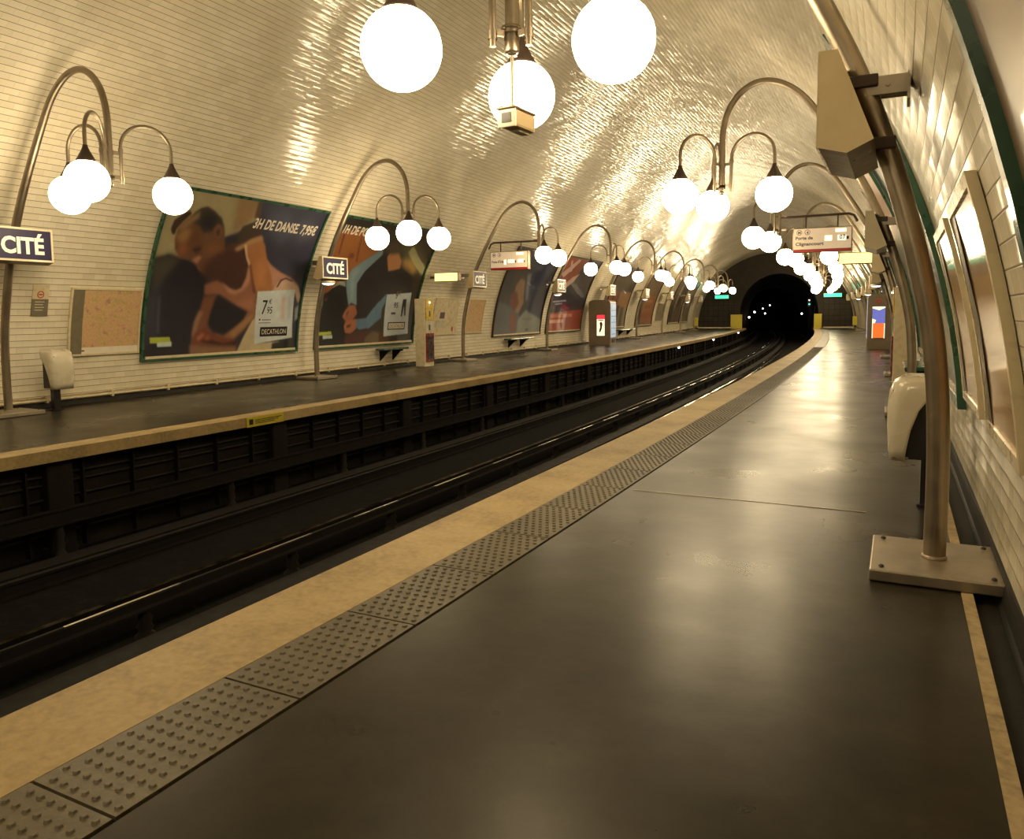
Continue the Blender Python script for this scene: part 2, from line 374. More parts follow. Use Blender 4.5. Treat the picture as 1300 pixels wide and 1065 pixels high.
# poster pictures: (outline in sheet coordinates, colour, softness)
ART = {
 'A': [
  ([(-0.016,0.168),(0.009,0.06),(0.063,-0.032),(0.516,0.0),(0.528,0.108),(0.444,0.19),(0.363,0.234),(0.151,0.383),(-0.009,0.405)],(168,144,96),1.2),
  ([(0.356,-0.032),(0.512,0.0),(0.498,0.098),(0.44,0.177),(0.4,0.206)],(148,110,66),3),
  ([(0.488,-0.006),(0.523,0.0),(0.542,0.098),(0.5,0.098)],(92,64,44),1),
  ([(0.449,0.266),(0.44,0.203),(0.451,0.158),(0.502,0.13),(0.579,0.155),(0.607,0.225),(0.526,0.241)],(72,54,40),0.8),
  ([(0.509,-0.003),(0.998,-0.022),(1.049,0.285),(0.981,0.598),(0.909,0.487),(0.693,0.392),(0.598,0.209)],(56,52,58),1.5),
  ([(0.572,0.041),(0.709,0.032),(0.835,0.142),(0.737,0.256),(0.626,0.168)],(84,80,84),5),
  ([(0.795,0.057),(0.928,0.054),(0.951,0.196),(0.849,0.247)],(78,74,78),4),
  ([(-0.035,0.418),(0.074,0.367),(0.307,0.418),(0.337,0.585),(0.265,1.006),(-0.005,0.987)],(34,27,34),1.2),
  ([(-0.019,0.405),(0.079,0.367),(0.151,0.383),(0.074,0.525),(0.035,0.617)],(70,62,46),3),
  ([(-0.005,0.617),(0.063,0.525),(0.081,0.864),(-0.005,0.953)],(60,54,58),4),
  ([(0.063,0.617),(0.072,0.617),(0.084,0.839),(0.072,0.839)],(84,76,84),1),
  ([(0.384,0.278),(0.433,0.259),(0.512,0.247),(0.467,0.32),(0.4,0.332)],(84,50,34),1.2),
  ([(0.1,0.332),(0.086,0.272),(0.086,0.218),(0.109,0.174),(0.137,0.136),(0.174,0.089),(0.205,0.076),(0.253,0.095),(0.309,0.133),(0.349,0.196),(0.377,0.285),(0.395,0.332),(0.384,0.446),(0.316,0.468),(0.26,0.453),(0.233,0.418),(0.198,0.396),(0.135,0.383)],(110,70,42),0.8),
  ([(0.137,0.171),(0.151,0.114),(0.174,0.089),(0.205,0.076),(0.253,0.095),(0.309,0.133),(0.344,0.187),(0.305,0.165),(0.281,0.18),(0.274,0.218),(0.237,0.222),(0.2,0.187),(0.156,0.171)],(66,52,38),1),
  ([(0.191,0.133),(0.23,0.104),(0.286,0.133),(0.274,0.206),(0.237,0.222),(0.207,0.184)],(42,36,34),2),
  ([(0.051,0.222),(0.056,0.171),(0.086,0.139),(0.121,0.108),(0.135,0.127),(0.107,0.168),(0.081,0.218),(0.079,0.253),(0.063,0.247)],(64,44,28),0.6),
  ([(0.086,0.218),(0.109,0.177),(0.14,0.139),(0.174,0.104),(0.184,0.146),(0.142,0.187),(0.105,0.228)],(142,106,66),1.5),
  ([(0.091,0.272),(0.1,0.234),(0.14,0.203),(0.17,0.225),(0.165,0.266),(0.123,0.304)],(154,108,62),2.5),
  ([(0.114,0.332),(0.126,0.301),(0.16,0.301),(0.163,0.358),(0.135,0.364)],(150,86,46),2.5),
  ([(0.167,0.231),(0.223,0.231),(0.237,0.285),(0.191,0.297),(0.167,0.272)],(108,62,36),3),
  ([(0.226,0.228),(0.281,0.222),(0.312,0.266),(0.272,0.288),(0.235,0.275)],(118,80,52),3),
  ([(0.191,0.323),(0.221,0.301),(0.249,0.304),(0.249,0.335),(0.223,0.354)],(80,46,36),1),
  ([(0.205,0.329),(0.237,0.316),(0.242,0.32),(0.209,0.339)],(44,26,22),0.5),
  ([(0.253,0.294),(0.314,0.275),(0.377,0.297),(0.363,0.354),(0.291,0.351)],(130,78,46),3),
  ([(0.207,0.389),(0.24,0.361),(0.26,0.37),(0.242,0.408)],(172,114,82),1),
  ([(0.284,0.193),(0.295,0.165),(0.323,0.171),(0.344,0.209),(0.335,0.25),(0.305,0.241)],(124,78,54),1),
  ([(0.3,0.203),(0.316,0.19),(0.328,0.231),(0.312,0.231)],(70,42,36),1),
  ([(0.265,0.399),(0.321,0.361),(0.386,0.32),(0.491,0.373),(0.486,0.468),(0.284,0.481)],(92,52,34),3),
  ([(0.337,0.354),(0.477,0.288),(0.556,0.339),(0.591,0.503),(0.537,0.563),(0.44,0.547),(0.328,0.525),(0.288,0.443)],(74,42,32),2),
  ([(0.379,0.506),(0.407,0.519),(0.498,0.576),(0.547,0.557),(0.565,0.481),(0.558,0.383),(0.591,0.38),(0.635,0.576),(0.665,0.576),(0.679,0.747),(0.605,0.712),(0.486,0.646),(0.412,0.598),(0.319,0.604),(0.309,0.535)],(150,92,60),1.2),
  ([(0.407,0.513),(0.472,0.554),(0.516,0.566),(0.547,0.547),(0.565,0.484),(0.565,0.415),(0.586,0.402),(0.593,0.513),(0.565,0.566),(0.512,0.595),(0.467,0.585)],(184,126,88),1.2),
  ([(0.507,0.646),(0.637,0.611),(0.658,0.69),(0.602,0.699),(0.53,0.661)],(170,104,70),2),
  ([(0.5,0.263),(0.537,0.225),(0.591,0.203),(0.637,0.263),(0.674,0.345),(0.744,0.415),(0.779,0.573),(0.656,0.585),(0.602,0.484),(0.567,0.386),(0.53,0.339)],(172,106,58),0.9),
  ([(0.607,0.383),(0.651,0.329),(0.702,0.443),(0.709,0.566),(0.66,0.551)],(190,118,64),3),
  ([(0.437,0.301),(0.526,0.234),(0.591,0.203),(0.614,0.228),(0.535,0.266),(0.465,0.316)],(182,134,82),1.5),
  ([(0.495,0.269),(0.512,0.266),(0.54,0.339),(0.572,0.386),(0.565,0.405),(0.533,0.354)],(208,160,110),0.5),
  ([(0.565,0.392),(0.579,0.392),(0.649,0.576),(0.63,0.576)],(122,68,44),1),
  ([(0.672,0.345),(0.7,0.377),(0.8,0.43),(0.886,0.462),(0.958,0.513),(0.993,0.595),(0.979,0.652),(0.942,0.566),(0.774,0.573),(0.74,0.468)],(188,126,90),1),
  ([(0.77,0.573),(0.795,0.506),(0.83,0.475),(0.905,0.491),(0.965,0.532),(0.993,0.595),(0.988,0.652),(0.942,0.566)],(208,162,120),0.8),
  ([(0.791,0.538),(0.812,0.481),(0.847,0.465),(0.909,0.484),(0.905,0.494),(0.851,0.475),(0.823,0.491),(0.802,0.535)],(90,60,48),0.4),
  ([(0.377,0.636),(0.407,0.611),(0.463,0.636),(0.521,0.671),(0.614,0.712),(0.591,0.766),(0.528,0.823),(0.465,0.87),(0.412,0.845),(0.358,0.794),(0.367,0.722)],(34,26,30),1.8),
  ([(0.316,0.611),(0.395,0.598),(0.386,0.646),(0.37,0.722),(0.36,0.794),(0.395,0.851),(0.323,0.918),(0.265,0.994),(0.267,0.87),(0.277,0.782),(0.305,0.69)],(126,74,46),1.5),
  ([(0.27,0.861),(0.279,0.772),(0.3,0.706),(0.326,0.706),(0.3,0.794),(0.288,0.889)],(160,116,80),1.5),
  ([(0.614,0.712),(0.681,0.722),(0.674,0.75),(0.595,0.845),(0.533,0.905),(0.437,0.911),(0.395,0.851),(0.465,0.87),(0.528,0.823),(0.591,0.766)],(142,94,56),1.5),
  ([(0.507,0.854),(0.579,0.788),(0.653,0.722),(0.667,0.741),(0.595,0.823),(0.533,0.883)],(170,116,70),1.5),
  ([(0.286,0.845),(0.342,0.816),(0.4,0.851),(0.477,0.886),(0.533,0.899),(0.572,0.946),(0.265,0.934)],(122,60,38),1.5),
  ([(0.316,0.902),(0.372,0.892),(0.467,0.924),(0.556,0.911),(0.556,0.94),(0.437,0.934)],(60,28,22),1),
  ([(0.295,0.88),(0.333,0.848),(0.349,0.861),(0.312,0.899)],(174,100,62),1.2),
  ([(0.356,0.864),(0.386,0.877),(0.372,0.902),(0.347,0.896)],(150,82,50),1.2),
  ([(0.258,0.924),(0.556,0.949),(0.558,1.013),(0.26,0.991)],(142,96,60),1.5),
  ([(0.672,0.75),(0.695,0.934),(0.858,0.927),(0.984,1.009),(0.551,1.0),(0.598,0.889),(0.651,0.775)],(196,166,116),0.6),
  ([(0.812,0.94),(0.979,0.911),(1.021,0.908),(1.014,1.032),(0.805,1.016)],(44,40,32),1),
  ([(0.965,0.687),(0.993,0.652),(1.0,0.763),(0.974,0.782)],(150,142,120),1),
  ([(0.035,0.867),(0.144,0.867),(0.151,0.902),(0.037,0.902)],(184,184,56),0.3),
  ([(0.074,0.899),(0.156,0.896),(0.156,0.927),(0.077,0.927)],(200,200,170),0.3),
  ([(0.663,0.57),(0.942,0.547),(0.967,0.905),(0.681,0.94)],(205,198,172),0.3),
  ([(0.849,0.598),(0.874,0.598),(0.895,0.772),(0.865,0.772)],(206,164,138),2),
  ([(0.898,0.598),(0.919,0.595),(0.935,0.763),(0.914,0.763)],(188,180,156),1.5),
 ],
 'B': [
  ([(-0.013,0.544),(-0.049,0.282),(-0.065,0.104),(0.425,0.041),(0.458,0.218),(0.33,0.326),(0.222,0.418),(0.18,0.478),(-0.004,0.595)],(158,92,44),0.8),
  ([(0.034,0.108),(0.049,0.104),(0.067,0.269),(0.058,0.272)],(106,54,26),0.5),
  ([(0.193,0.104),(0.202,0.101),(0.247,0.313),(0.231,0.316)],(118,64,32),0.6),
  ([(0.148,0.256),(0.191,0.25),(0.202,0.285),(0.16,0.288)],(110,54,28),1.5),
  ([(0.82,-0.006),(1.02,0.082),(1.07,0.712),(0.948,0.712),(0.865,0.323),(0.564,0.13),(0.546,0.028)],(64,48,32),3),
  ([(0.573,0.37),(0.517,0.259),(0.535,0.203),(0.616,0.196),(0.69,0.272),(0.699,0.345),(0.645,0.358)],(188,122,70),1.2),
  ([(0.445,0.142),(0.56,0.12),(0.654,0.203),(0.548,0.228),(0.476,0.199)],(70,50,34),2),
  ([(0.667,0.253),(0.8,0.241),(0.901,0.332),(0.87,0.386),(0.726,0.323)],(190,134,62),3.5),
  ([(0.346,0.383),(0.398,0.294),(0.449,0.237),(0.517,0.25),(0.582,0.37),(0.719,0.332),(0.872,0.399),(0.899,0.573),(0.638,0.579),(0.555,0.728),(0.447,0.766)],(32,26,28),0.9),
  ([(0.281,0.43),(0.418,0.256),(0.479,0.263),(0.618,0.655),(0.456,0.775),(0.371,0.791),(0.317,0.709),(0.33,0.62)],(36,28,29),0.9),
  ([(0.002,1.013),(-0.018,0.744),(0.036,0.703),(0.038,0.617),(0.085,0.525),(0.146,0.497),(0.207,0.513),(0.249,0.623),(0.229,0.744),(0.252,0.851),(0.326,1.032)],(23,19,20),0.7),
  ([(0.074,0.538),(0.148,0.456),(0.184,0.462),(0.207,0.513),(0.137,0.497)],(152,148,120),0.6),
  ([(0.211,0.519),(0.191,0.453),(0.216,0.377),(0.27,0.326),(0.402,0.225),(0.443,0.187),(0.467,0.237),(0.344,0.383),(0.303,0.481),(0.344,0.661),(0.285,0.639),(0.265,0.661),(0.236,0.589)],(120,134,124),0.7),
  ([(0.216,0.392),(0.276,0.342),(0.303,0.361),(0.27,0.449),(0.308,0.62),(0.283,0.623),(0.238,0.494)],(142,150,134),2),
  ([(0.348,0.775),(0.456,0.766),(0.508,0.693),(0.562,0.627),(0.604,0.617),(0.616,0.766),(0.51,0.848),(0.402,0.867),(0.366,0.845)],(96,116,122),0.7),
  ([(0.47,0.766),(0.542,0.655),(0.634,0.551),(0.638,0.627),(0.566,0.785),(0.485,0.867)],(98,122,128),0.7),
  ([(0.274,0.658),(0.33,0.658),(0.364,0.728),(0.319,0.785),(0.252,0.785),(0.222,0.753),(0.24,0.703)],(160,90,54),0.7),
  ([(0.261,0.782),(0.36,0.772),(0.371,0.854),(0.319,0.899),(0.263,0.886),(0.247,0.832)],(172,98,60),0.7),
  ([(0.272,0.826),(0.315,0.813),(0.308,0.842),(0.276,0.845)],(92,40,26),0.5),
  ([(0.256,0.728),(0.272,0.703),(0.281,0.709),(0.261,0.763)],(110,56,34),0.5),
  ([(0.265,0.908),(0.402,0.873),(0.515,0.873),(0.728,0.902),(0.739,1.06),(0.265,1.028)],(82,44,31),1.5),
  ([(0.465,0.937),(0.539,0.883),(0.609,0.899),(0.616,0.994),(0.456,0.984)],(112,86,54),1.2),
  ([(-0.043,0.627),(-0.027,0.544),(0.02,0.56),(0.034,0.658),(0.007,0.737),(-0.029,0.734)],(50,132,70),0.8),
  ([(0.036,0.62),(0.072,0.589),(0.054,0.63)],(150,42,42),0.6),
  ([(0.022,0.873),(0.135,0.87),(0.142,0.896),(0.029,0.902)],(184,184,56),0.3),
  ([(0.061,0.899),(0.146,0.899),(0.151,0.927),(0.065,0.93)],(200,200,170),0.3),
  ([(0.636,0.563),(0.915,0.538),(0.944,0.918),(0.663,0.934)],(205,200,180),0.3),
  ([(0.831,0.601),(0.87,0.598),(0.892,0.75),(0.876,0.75),(0.856,0.652),(0.852,0.756),(0.838,0.756)],(42,38,42),0.3),
 ],
 'C': [
  ([(0.366,0.098),(0.848,0.079),(1.102,1.035),(0.673,0.731)],(44,46,58),2),
  ([(-0.093,0.222),(0.089,0.212),(0.182,0.503),(0.08,0.728)],(48,46,44),2),
  ([(0.225,0.256),(0.416,0.342),(0.534,0.611),(0.457,0.75),(0.318,0.75),(0.284,0.5)],(150,108,72),2),
  ([(0.216,0.5),(0.325,0.478),(0.425,0.614),(0.352,0.75),(0.25,0.652)],(112,52,34),2),
  ([(0.148,0.244),(0.364,0.212),(0.434,0.342),(0.316,0.326),(0.23,0.462)],(70,56,44),2),
  ([(0.034,0.598),(0.25,0.652),(0.505,0.769),(0.548,0.991),(0.005,0.981),(0.007,0.804)],(88,86,80),2),
  ([(0.277,0.731),(0.423,0.75),(0.452,0.949),(0.33,0.943)],(120,58,40),2),
  ([(0.477,0.81),(0.607,0.696),(0.998,0.816),(1.0,1.009),(0.475,0.991)],(134,130,108),2),
  ([(0.411,0.266),(0.498,0.259),(0.607,0.57),(0.561,0.592)],(110,106,96),2),
 ],
 'D': [
  ([(0.055,0.301),(-0.043,-0.025),(0.582,-0.038),(0.475,0.193),(0.261,0.38),(0.098,0.472)],(150,62,38),0.6),
  ([(0.02,0.218),(0.15,0.127),(0.291,0.009),(0.361,0.025),(0.243,0.161),(0.116,0.266)],(206,160,128),0.3),
  ([(0.22,0.187),(0.102,0.044),(0.152,0.041),(0.268,0.171)],(206,160,128),0.3),
  ([(0.168,0.383),(0.377,0.241),(0.523,0.19),(0.441,0.307),(0.282,0.405)],(206,160,128),0.3),
  ([(-0.025,1.038),(-0.027,0.744),(1.084,0.677),(1.066,1.057)],(170,66,38),0.6),
  ([(0.066,0.756),(0.682,0.747),(0.702,0.794),(0.084,0.804)],(214,120,84),0.3),
  ([(0.066,0.832),(0.439,0.826),(0.45,0.873),(0.077,0.877)],(222,150,110),0.3),
  ([(0.007,0.582),(0.411,0.557),(0.425,0.576),(0.018,0.598)],(170,166,170),0.3),
  ([(0.136,0.611),(0.316,0.598),(0.323,0.617),(0.143,0.627)],(170,166,170),0.3),
 ],
}

# ------------------------------------------------------------------ setting: vault, platforms, track pit, end walls
def vault_profile(a0, a1, n, off=0):
    """angle from the right springing (0) over the crown (pi/2) to the left one (pi)"""
    out = []
    for i in range(n+1):
        a = a0+(a1-a0)*i/n
        out.append((DC-(VA+off)*math.cos(a), VZ+(VB+off)*math.sin(a)))
    return out
A_SPLIT = math.asin((4.3-VZ)/VB)
# arc length bookkeeping keeps the tile courses running through
def arc(p): return sum(math.hypot(b[0]-a[0], b[1]-a[1]) for a, b in zip(p[:-1], p[1:]))
pr_r = [(wall_d(.08, -1), .08)]+vault_profile(0.0, A_SPLIT, 22)
pr_c = vault_profile(A_SPLIT, math.pi-A_SPLIT, 44)
pr_l = vault_profile(math.pi-A_SPLIT, math.pi, 22)+[(wall_d(.08, 1), .08)]
struct(sweep('wall_right', pr_r, 'glazed_tile', smooth=True))
struct(sweep('ceiling', pr_c, 'glazed_tile', v0=arc(pr_r), smooth=True))
struct(sweep('wall_left', pr_l, 'glazed_tile', v0=arc(pr_r)+arc(pr_c), smooth=True))
DWR, DWL = wall_d(.08, -1), wall_d(.08, 1)
struct(sweep('baseboard_right', [(DWR+.012, .10), (DWR+.02, .06), (DWR+.03, -.02), (DWR+.05, -.05), (DWR-.1, -.05), (DWR-.1, .10)], 'dark_plinth', closed=True))
struct(sweep('baseboard_left', [(DWL-.012, .09), (DWL-.03, .0), (DWL-.05, -.02), (DWL+.1, -.02), (DWL+.1, .09)], 'dark_plinth', closed=True))
G0, G1 = -.37, -.315      # gutter lip on the right platform
# right platform: slab, edge stone, tactile strip zone
struct(sweep('floor', [(G1, 0), (2.06, 0), (2.06, -.12), (G1, -.12)], 'worn_asphalt', closed=True))
struct(sweep('trim_1', [(G1, .004), (G0, .004), (G0, -.12), (G1, -.12)], 'pale_mortar', closed=True))
struct(sweep('trim_2', [(G0, -.045), (DWR+.05, -.045), (DWR+.05, -.12), (G0, -.12)], 'dark_plinth', closed=True))
struct(sweep('trim_3', [(2.488, .003), (D_R, .003), (D_R, -.14), (2.488, -.14)], 'edge_stone', closed=True))
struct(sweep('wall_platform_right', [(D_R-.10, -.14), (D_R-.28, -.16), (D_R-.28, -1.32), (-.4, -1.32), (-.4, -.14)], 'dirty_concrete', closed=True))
# left platform
struct(sweep('floor_far_platform', [(D_L+.36, 0), (DWL, 0), (DWL, -.12), (D_L+.36, -.12)], 'worn_asphalt', closed=True))
struct(sweep('trim_4', [(D_L, .003), (D_L+.36, .003), (D_L+.36, -.14), (D_L, -.14)], 'edge_stone', closed=True))
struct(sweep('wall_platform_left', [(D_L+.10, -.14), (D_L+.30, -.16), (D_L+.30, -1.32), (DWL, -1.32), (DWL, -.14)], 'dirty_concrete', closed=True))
# pale conduit with clips along the foot of the left wall
mb = MB()
n = 84
mb.tube([W(S0+(S1-S0)*i/n, DWL-.045, .125) for i in range(n+1)], .022, 8)
mb.tube([W(S0+(S1-S0)*i/n, DWL-.03, .185) for i in range(n+1)], .010, 6)
for i in range(int((S1-S0)/1.25)):
    s = S0+.6+1.25*i; p = W(s, DWL-.045, .13)
    mb.box(p.x-.03, p.x+.03, p.y-.02, p.y+.02, p.z-.05, p.z+.07)
struct(mb.build('trim_5', 'cream_enamel'))

# tactile strip: rubber panels with real studs near the camera
mb = MB(); PITCH_S = 0.80
k0, k1 = int((S0-2.19)/PITCH_S), int((S1-2.19)/PITCH_S)
for k in range(k0, k1):
    a, b = 2.19+k*PITCH_S+.006, 2.19+(k+1)*PITCH_S-.006
    z = .006
    vs = [W(a, 2.072, 0), W(a, 2.480, 0), W(b, 2.480, 0), W(b, 2.072, 0)]
    mb.add([tuple(v+Vector((0, 0, -.1))) for v in vs]+[tuple(v+Vector((0, 0, z))) for v in vs],
           [(0, 1, 2, 3), (4, 7, 6, 5), (0, 4, 5, 1), (1, 5, 6, 2), (2, 6, 7, 3), (3, 7, 4, 0)])
    if -1 <= a <= 34:
        nr, nc = 13, 7
        for i in range(nr):
            for j in range(nc):
                s = a+.032+(b-a-.064)*i/(nr-1)
                d = 2.072+.03+(.408-.06)*((j+(.5 if i % 2 else 0))/(nc-.5))
                m = 6 if a < 12 else 4
                r0, r1, hh = .0145, .0095, .007
                ring = lambda r, zz: [tuple(W(s+r*math.cos(2*math.pi*q/m), d+r*math.sin(2*math.pi*q/m), z+zz)) for q in range(m)]
                mb.add(ring(r0, 0)+ring(r1, hh), [[q, (q+1) % m, m+(q+1) % m, m+q] for q in range(m)]+[list(range(m, 2*m))], False)
struct(mb.build('trim_6', 'tactile_rubber'), 'grey studded tactile warning strip along the near platform edge')

# track bed
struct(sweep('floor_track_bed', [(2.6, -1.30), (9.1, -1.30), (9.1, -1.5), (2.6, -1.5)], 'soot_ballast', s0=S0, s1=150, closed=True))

# platform end walls, tunnel mouth
def arch_pts(dc, a, zs, b, n=24): return [(dc-a*math.cos(math.pi*i/n), zs+b*math.sin(math.pi*i/n)) for i in range(n+1)]
TC, TA, TZ, TB = 5.90, 3.35, 1.4, 3.5
def end_wall(name, s, thick, mat):
    outer = [(DC-VA, -1.5)]+vault_profile(0, math.pi, 48, .05)+[(DC+VA, -1.5)]
    inner = [(TC-TA, -1.5)]+arch_pts(TC, TA, TZ, TB, 48)+[(TC+TA, -1.5)]
    m = MB(); n_ = len(outer)
    P = [W(s, d, z) for d, z in outer]+[W(s, d, z) for d, z in inner]
    Q = [W(s+thick, d, z) for d, z in outer]+[W(s+thick, d, z) for d, z in inner]
    vs = P+Q; N2 = 2*n_; fs = []
    for i in range(n_-1):
        fs.append([i, i+1, n_+i+1, n_+i]); fs.append([N2+i, N2+i+1, N2+n_+i+1, N2+n_+i][::-1])
        fs.append([n_+i, n_+i+1, N2+n_+i+1, N2+n_+i]); fs.append([i, i+1, N2+i+1, N2+i])
    m.add(vs, fs); return struct(m.build(name, mat))
end_wall('wall_far_end', S1, .5, 'end_plaster')
end_wall('wall_near_end', S0-.5, .5, 'end_plaster')
tun = [(TC-TA-.02, -1.5)]+arch_pts(TC, TA+.02, TZ, TB+.02, 28)+[(TC+TA+.02, -1.5)]
struct(sweep('wall_tunnel', tun, 'dirty_concrete', s0=S1+.4, s1=150, ds=2))
mb = MB(); c = W(150, TC, 1); mb.box(c.x-7, c.x+7, c.y, c.y+.3, -2, 8); struct(mb.build('wall_tunnel_end', 'dirty_concrete'))
struct(sweep('wall_tunnel_behind', tun, 'dirty_concrete', s0=S0-20, s1=S0-.4, ds=2))
struct(sweep('floor_track_behind', [(2.6, -1.30), (9.1, -1.30), (9.1, -1.5), (2.6, -1.5)], 'soot_ballast', s0=S0-20, s1=S0, closed=True))
c = W(S0-20, TC, 1); mb = MB(); mb.box(c.x-7, c.x+7, c.y-.3, c.y, -2, 8); struct(mb.build('wall_behind_end', 'dirty_concrete'))
# dark screens that close the platforms at the far end
for nm, da, db in (('wall_far_left_screen', 9.35, 12.95), ('wall_far_right_screen', -.45, 2.15)):
    mb = MB(); a, b = W(S1-.25, da, 0), W(S1-.25, db, 0)
    o = empty(nm, S1-.25, (da+db)/2); hw = abs(db-da)/2
    m = MB(); m.box(-hw, hw, -.04, .04, .1, 2.6); m.build('panel', 'end_plaster', o)
    m = MB()
    for i in range(int(hw*2/.45)+1): x = -hw+.45*i; m.box(x-.012, x+.012, -.06, -.04, .1, 2.6)
    for j in range(6): m.box(-hw, hw, -.06, -.04, .1+j*.5-.012, .1+j*.5+.012)
    m.build('grid', 'rusty_iron', o)
    m = MB(); m.box(-hw, hw, -.10, .06, 0, .1); m.build('sill', 'cream_enamel', o)
    struct(o)

# ------------------------------------------------------------------ tracks (rubber-tyred line: running pads, rails, side guide bars)
def rail_profile(d, z, hgt=.16, head=.07, foot=.14):
    return [(d-foot/2, z), (d+foot/2, z), (d+foot/2, z+.015), (d+.012, z+.03), (d+.012, z+hgt-.04), (d+head/2, z+hgt-.03), (d+head/2, z+hgt), (d-head/2, z+hgt), (d-head/2, z+hgt-.03), (d-.012, z+hgt-.04), (d-.012, z+.03), (d-foot/2, z+.015)]
def track(dc, label, group='running rails of the two tracks'):
    for sg, nm in ((-1, 'near'), (1, 'far')):
        side = 'right-hand' if sg < 0 else 'left-hand'
        o = sweep('rail', rail_profile(dc+sg*.72, -1.298), 'polished_rail' if sg*(dc-5.8) < 0 else 'rusty_iron', s0=-6, s1=140, ds=1.5, closed=True)
        tag(o, f'{side} steel running rail of the {label}', 'rail')
        o = sweep('rolling_pad', [(dc+sg*1.0-.14, -1.298), (dc+sg*1.0+.14, -1.298), (dc+sg*1.0+.14, -1.15), (dc+sg*1.0-.14, -1.15)], 'rusty_iron', s0=-6, s1=140, ds=1.5, closed=True)
        tag(o, f'{side} flat rusty tyre runway of the {label}', 'track beam')
TR_N, TR_F = 4.42, 7.24
track(TR_N, 'track beside the near platform')
track(TR_F, 'track beside the far platform')
def guide_bar(d, label, face):
    root = bpy.data.objects.new('guide_bar', None); COL.objects.link(root); tag(root, label, 'guide bar')
    sweep('bar', [(d-.04, -.86), (d+.04, -.86), (d+.04, -.84), (d+.012, -.83), (d+.012, -.70), (d+.04, -.69), (d+.04, -.67), (d-.04, -.67), (d-.04, -.69), (d-.012, -.70), (d-.012, -.83), (d-.04, -.84)],
          'rusty_iron', s0=-6, s1=140, ds=1.5, closed=True, parent=root)
    for i in range(30):
        s = -5+2.6*i; p = W(s, d+face*.06, 0); m = MB()
        m.lathe([(.07, -1.28), (.07, -1.2), (.045, -1.16), (.06, -1.1), (.045, -1.04), (.06, -.98), (.045, -.92), (.05, -.86), (0, -.86)], (p.x, p.y, 0), 8)
        m.build('insulator', 'dark_plinth', root)
guide_bar(8.56, 'rusty side guide bar on insulators below the far platform edge', 1)
root = bpy.data.objects.new('guide_bar', None); COL.objects.link(root); tag(root, 'low guide bar between the two tracks with lamp glints painted as dashes along its top', 'guide bar')
sweep('bar', [(5.74, -1.02), (5.86, -1.02), (5.86, -1.0), (5.81, -.99), (5.81, -.925), (5.79, -.925), (5.79, -.99), (5.74, -1.0)], 'rusty_iron', s0=-6, s1=140, ds=1.5, closed=True, parent=root)
sweep('glint_strip', [(5.785, -.924), (5.815, -.924), (5.815, -.905), (5.785, -.905)], 'glint_dash_steel', s0=-6, s1=140, ds=1.0, closed=True, parent=root)  # thin strip that carries the painted lamp gleams
for i in range(36):
    s = -1.2+1.84*i; p = W(s, 5.8, 0); m = MB()
    m.lathe([(.09, -1.30), (.09, -1.24), (.05, -1.21), (.075, -1.17), (.05, -1.13), (.07, -1.09), (.05, -1.05), (.06, -1.02)], (p.x, p.y, 0), 8)
    m.build('insulator', 'dirty_concrete', root)
# brackets, cable racks and steps on the sooty face under the far platform
root = bpy.data.objects.new('cable_rack', None); COL.objects.link(root)
tag(root, 'dark cable rack along the face below the far platform edge', 'cable rack')
m = MB(); fd = D_L+.29
for z in (-.34, -.44, -.62, -.78, -.92, -1.04):
    m.tube([W(s, fd-.035, z) for s in np.arange(0, 74, 1.5)], .016, 6)
m.build('cable_run', 'dark_plinth', root)
m = MB(); p = W(0, fd-.04, 0); m.box(-.02, .07, -.012, .012, -1.25, -.2); hg = m.build('rack_hanger', 'rusty_iron', root)
for i in range(96):
    o = hg if i == 0 else hg.copy()
    if i: COL.objects.link(o)
    o.location = W(.3+.7*i, fd-.04, 0); o.rotation_euler = (0, 0, heading(.7*i))
for i in range(20):
    s = 1.9+3.68*i; o = empty('support_pier', s, D_L+.24)
    m = MB(); m.box(-.16, .10, -.16, .16, -1.3, -.14, .02); m.build('pier', 'dirty_concrete', o)
    m = MB(); m.box(-.20, .06, -.2, .2, -1.3, -1.18, .02); m.build('footing', 'dirty_concrete', o)
    tag(o, 'sooty concrete pier carrying the far platform edge, one of an even row', 'pier', 'piers below the far platform edge')
# yellow warning plate on the far platform edge
o = empty('warning_plate', 8.79, D_L, 0); m = MB(); m.box(.002, .016, -.385, .385, -.145, .0); m.build('plate', 'yellow_print', o)
m = MB(); m.box(.0165, .018, -.34, -.26, -.11, -.03)
for i, z in enumerate((-.05, -.075, -.1)): m.box(.0165, .018, -.22, .34-.08*i, z-.006, z+.006)
m.build('lettering', 'ink_dark', o); tag(o, 'yellow warning plate fixed to the pale edge of the far platform', 'plate')
# small bulbs along the pit under the far platform, and in the tunnel
for (x, s, d, z, lab) in ((0, 38, 8.80, -.22, 'small round lamp glowing under the far platform edge, nearest of the three'),
                          (0, 49.5, 8.80, -.22, 'small round lamp glowing under the far platform edge, middle of the three'),
                          (0, 66, 8.80, -.22, 'small round lamp glowing under the far platform edge, nearest the tunnel')):
    o = empty('pit_lamp', s, d, z); m = MB(); m.lathe([(0, -.05), (.04, -.035), (.05, 0), (.04, .035), (0, .05)], (0, 0, 0), 10); m.build('bulb', 'lit_bulb', o)
    m = MB(); m.box(-.03, .03, -.1, .1, .03, .09); m.tube([(0, .1, .06), (.02, .2, .0), (0, .35, .02)], .012, 6); m.build('fitting', 'cream_enamel', o)
    tag(o, lab, 'lamp')

# movement joints across the near platform
for i, s in enumerate((6.2, 31.0)):
    o = empty('trim_%d' % (7+i), s, 1.0); m = MB(); m.box(-1.0, .8, -.008, .008, -.01, .003); o2 = m.build('strip', 'dull_steel', o); struct(o)

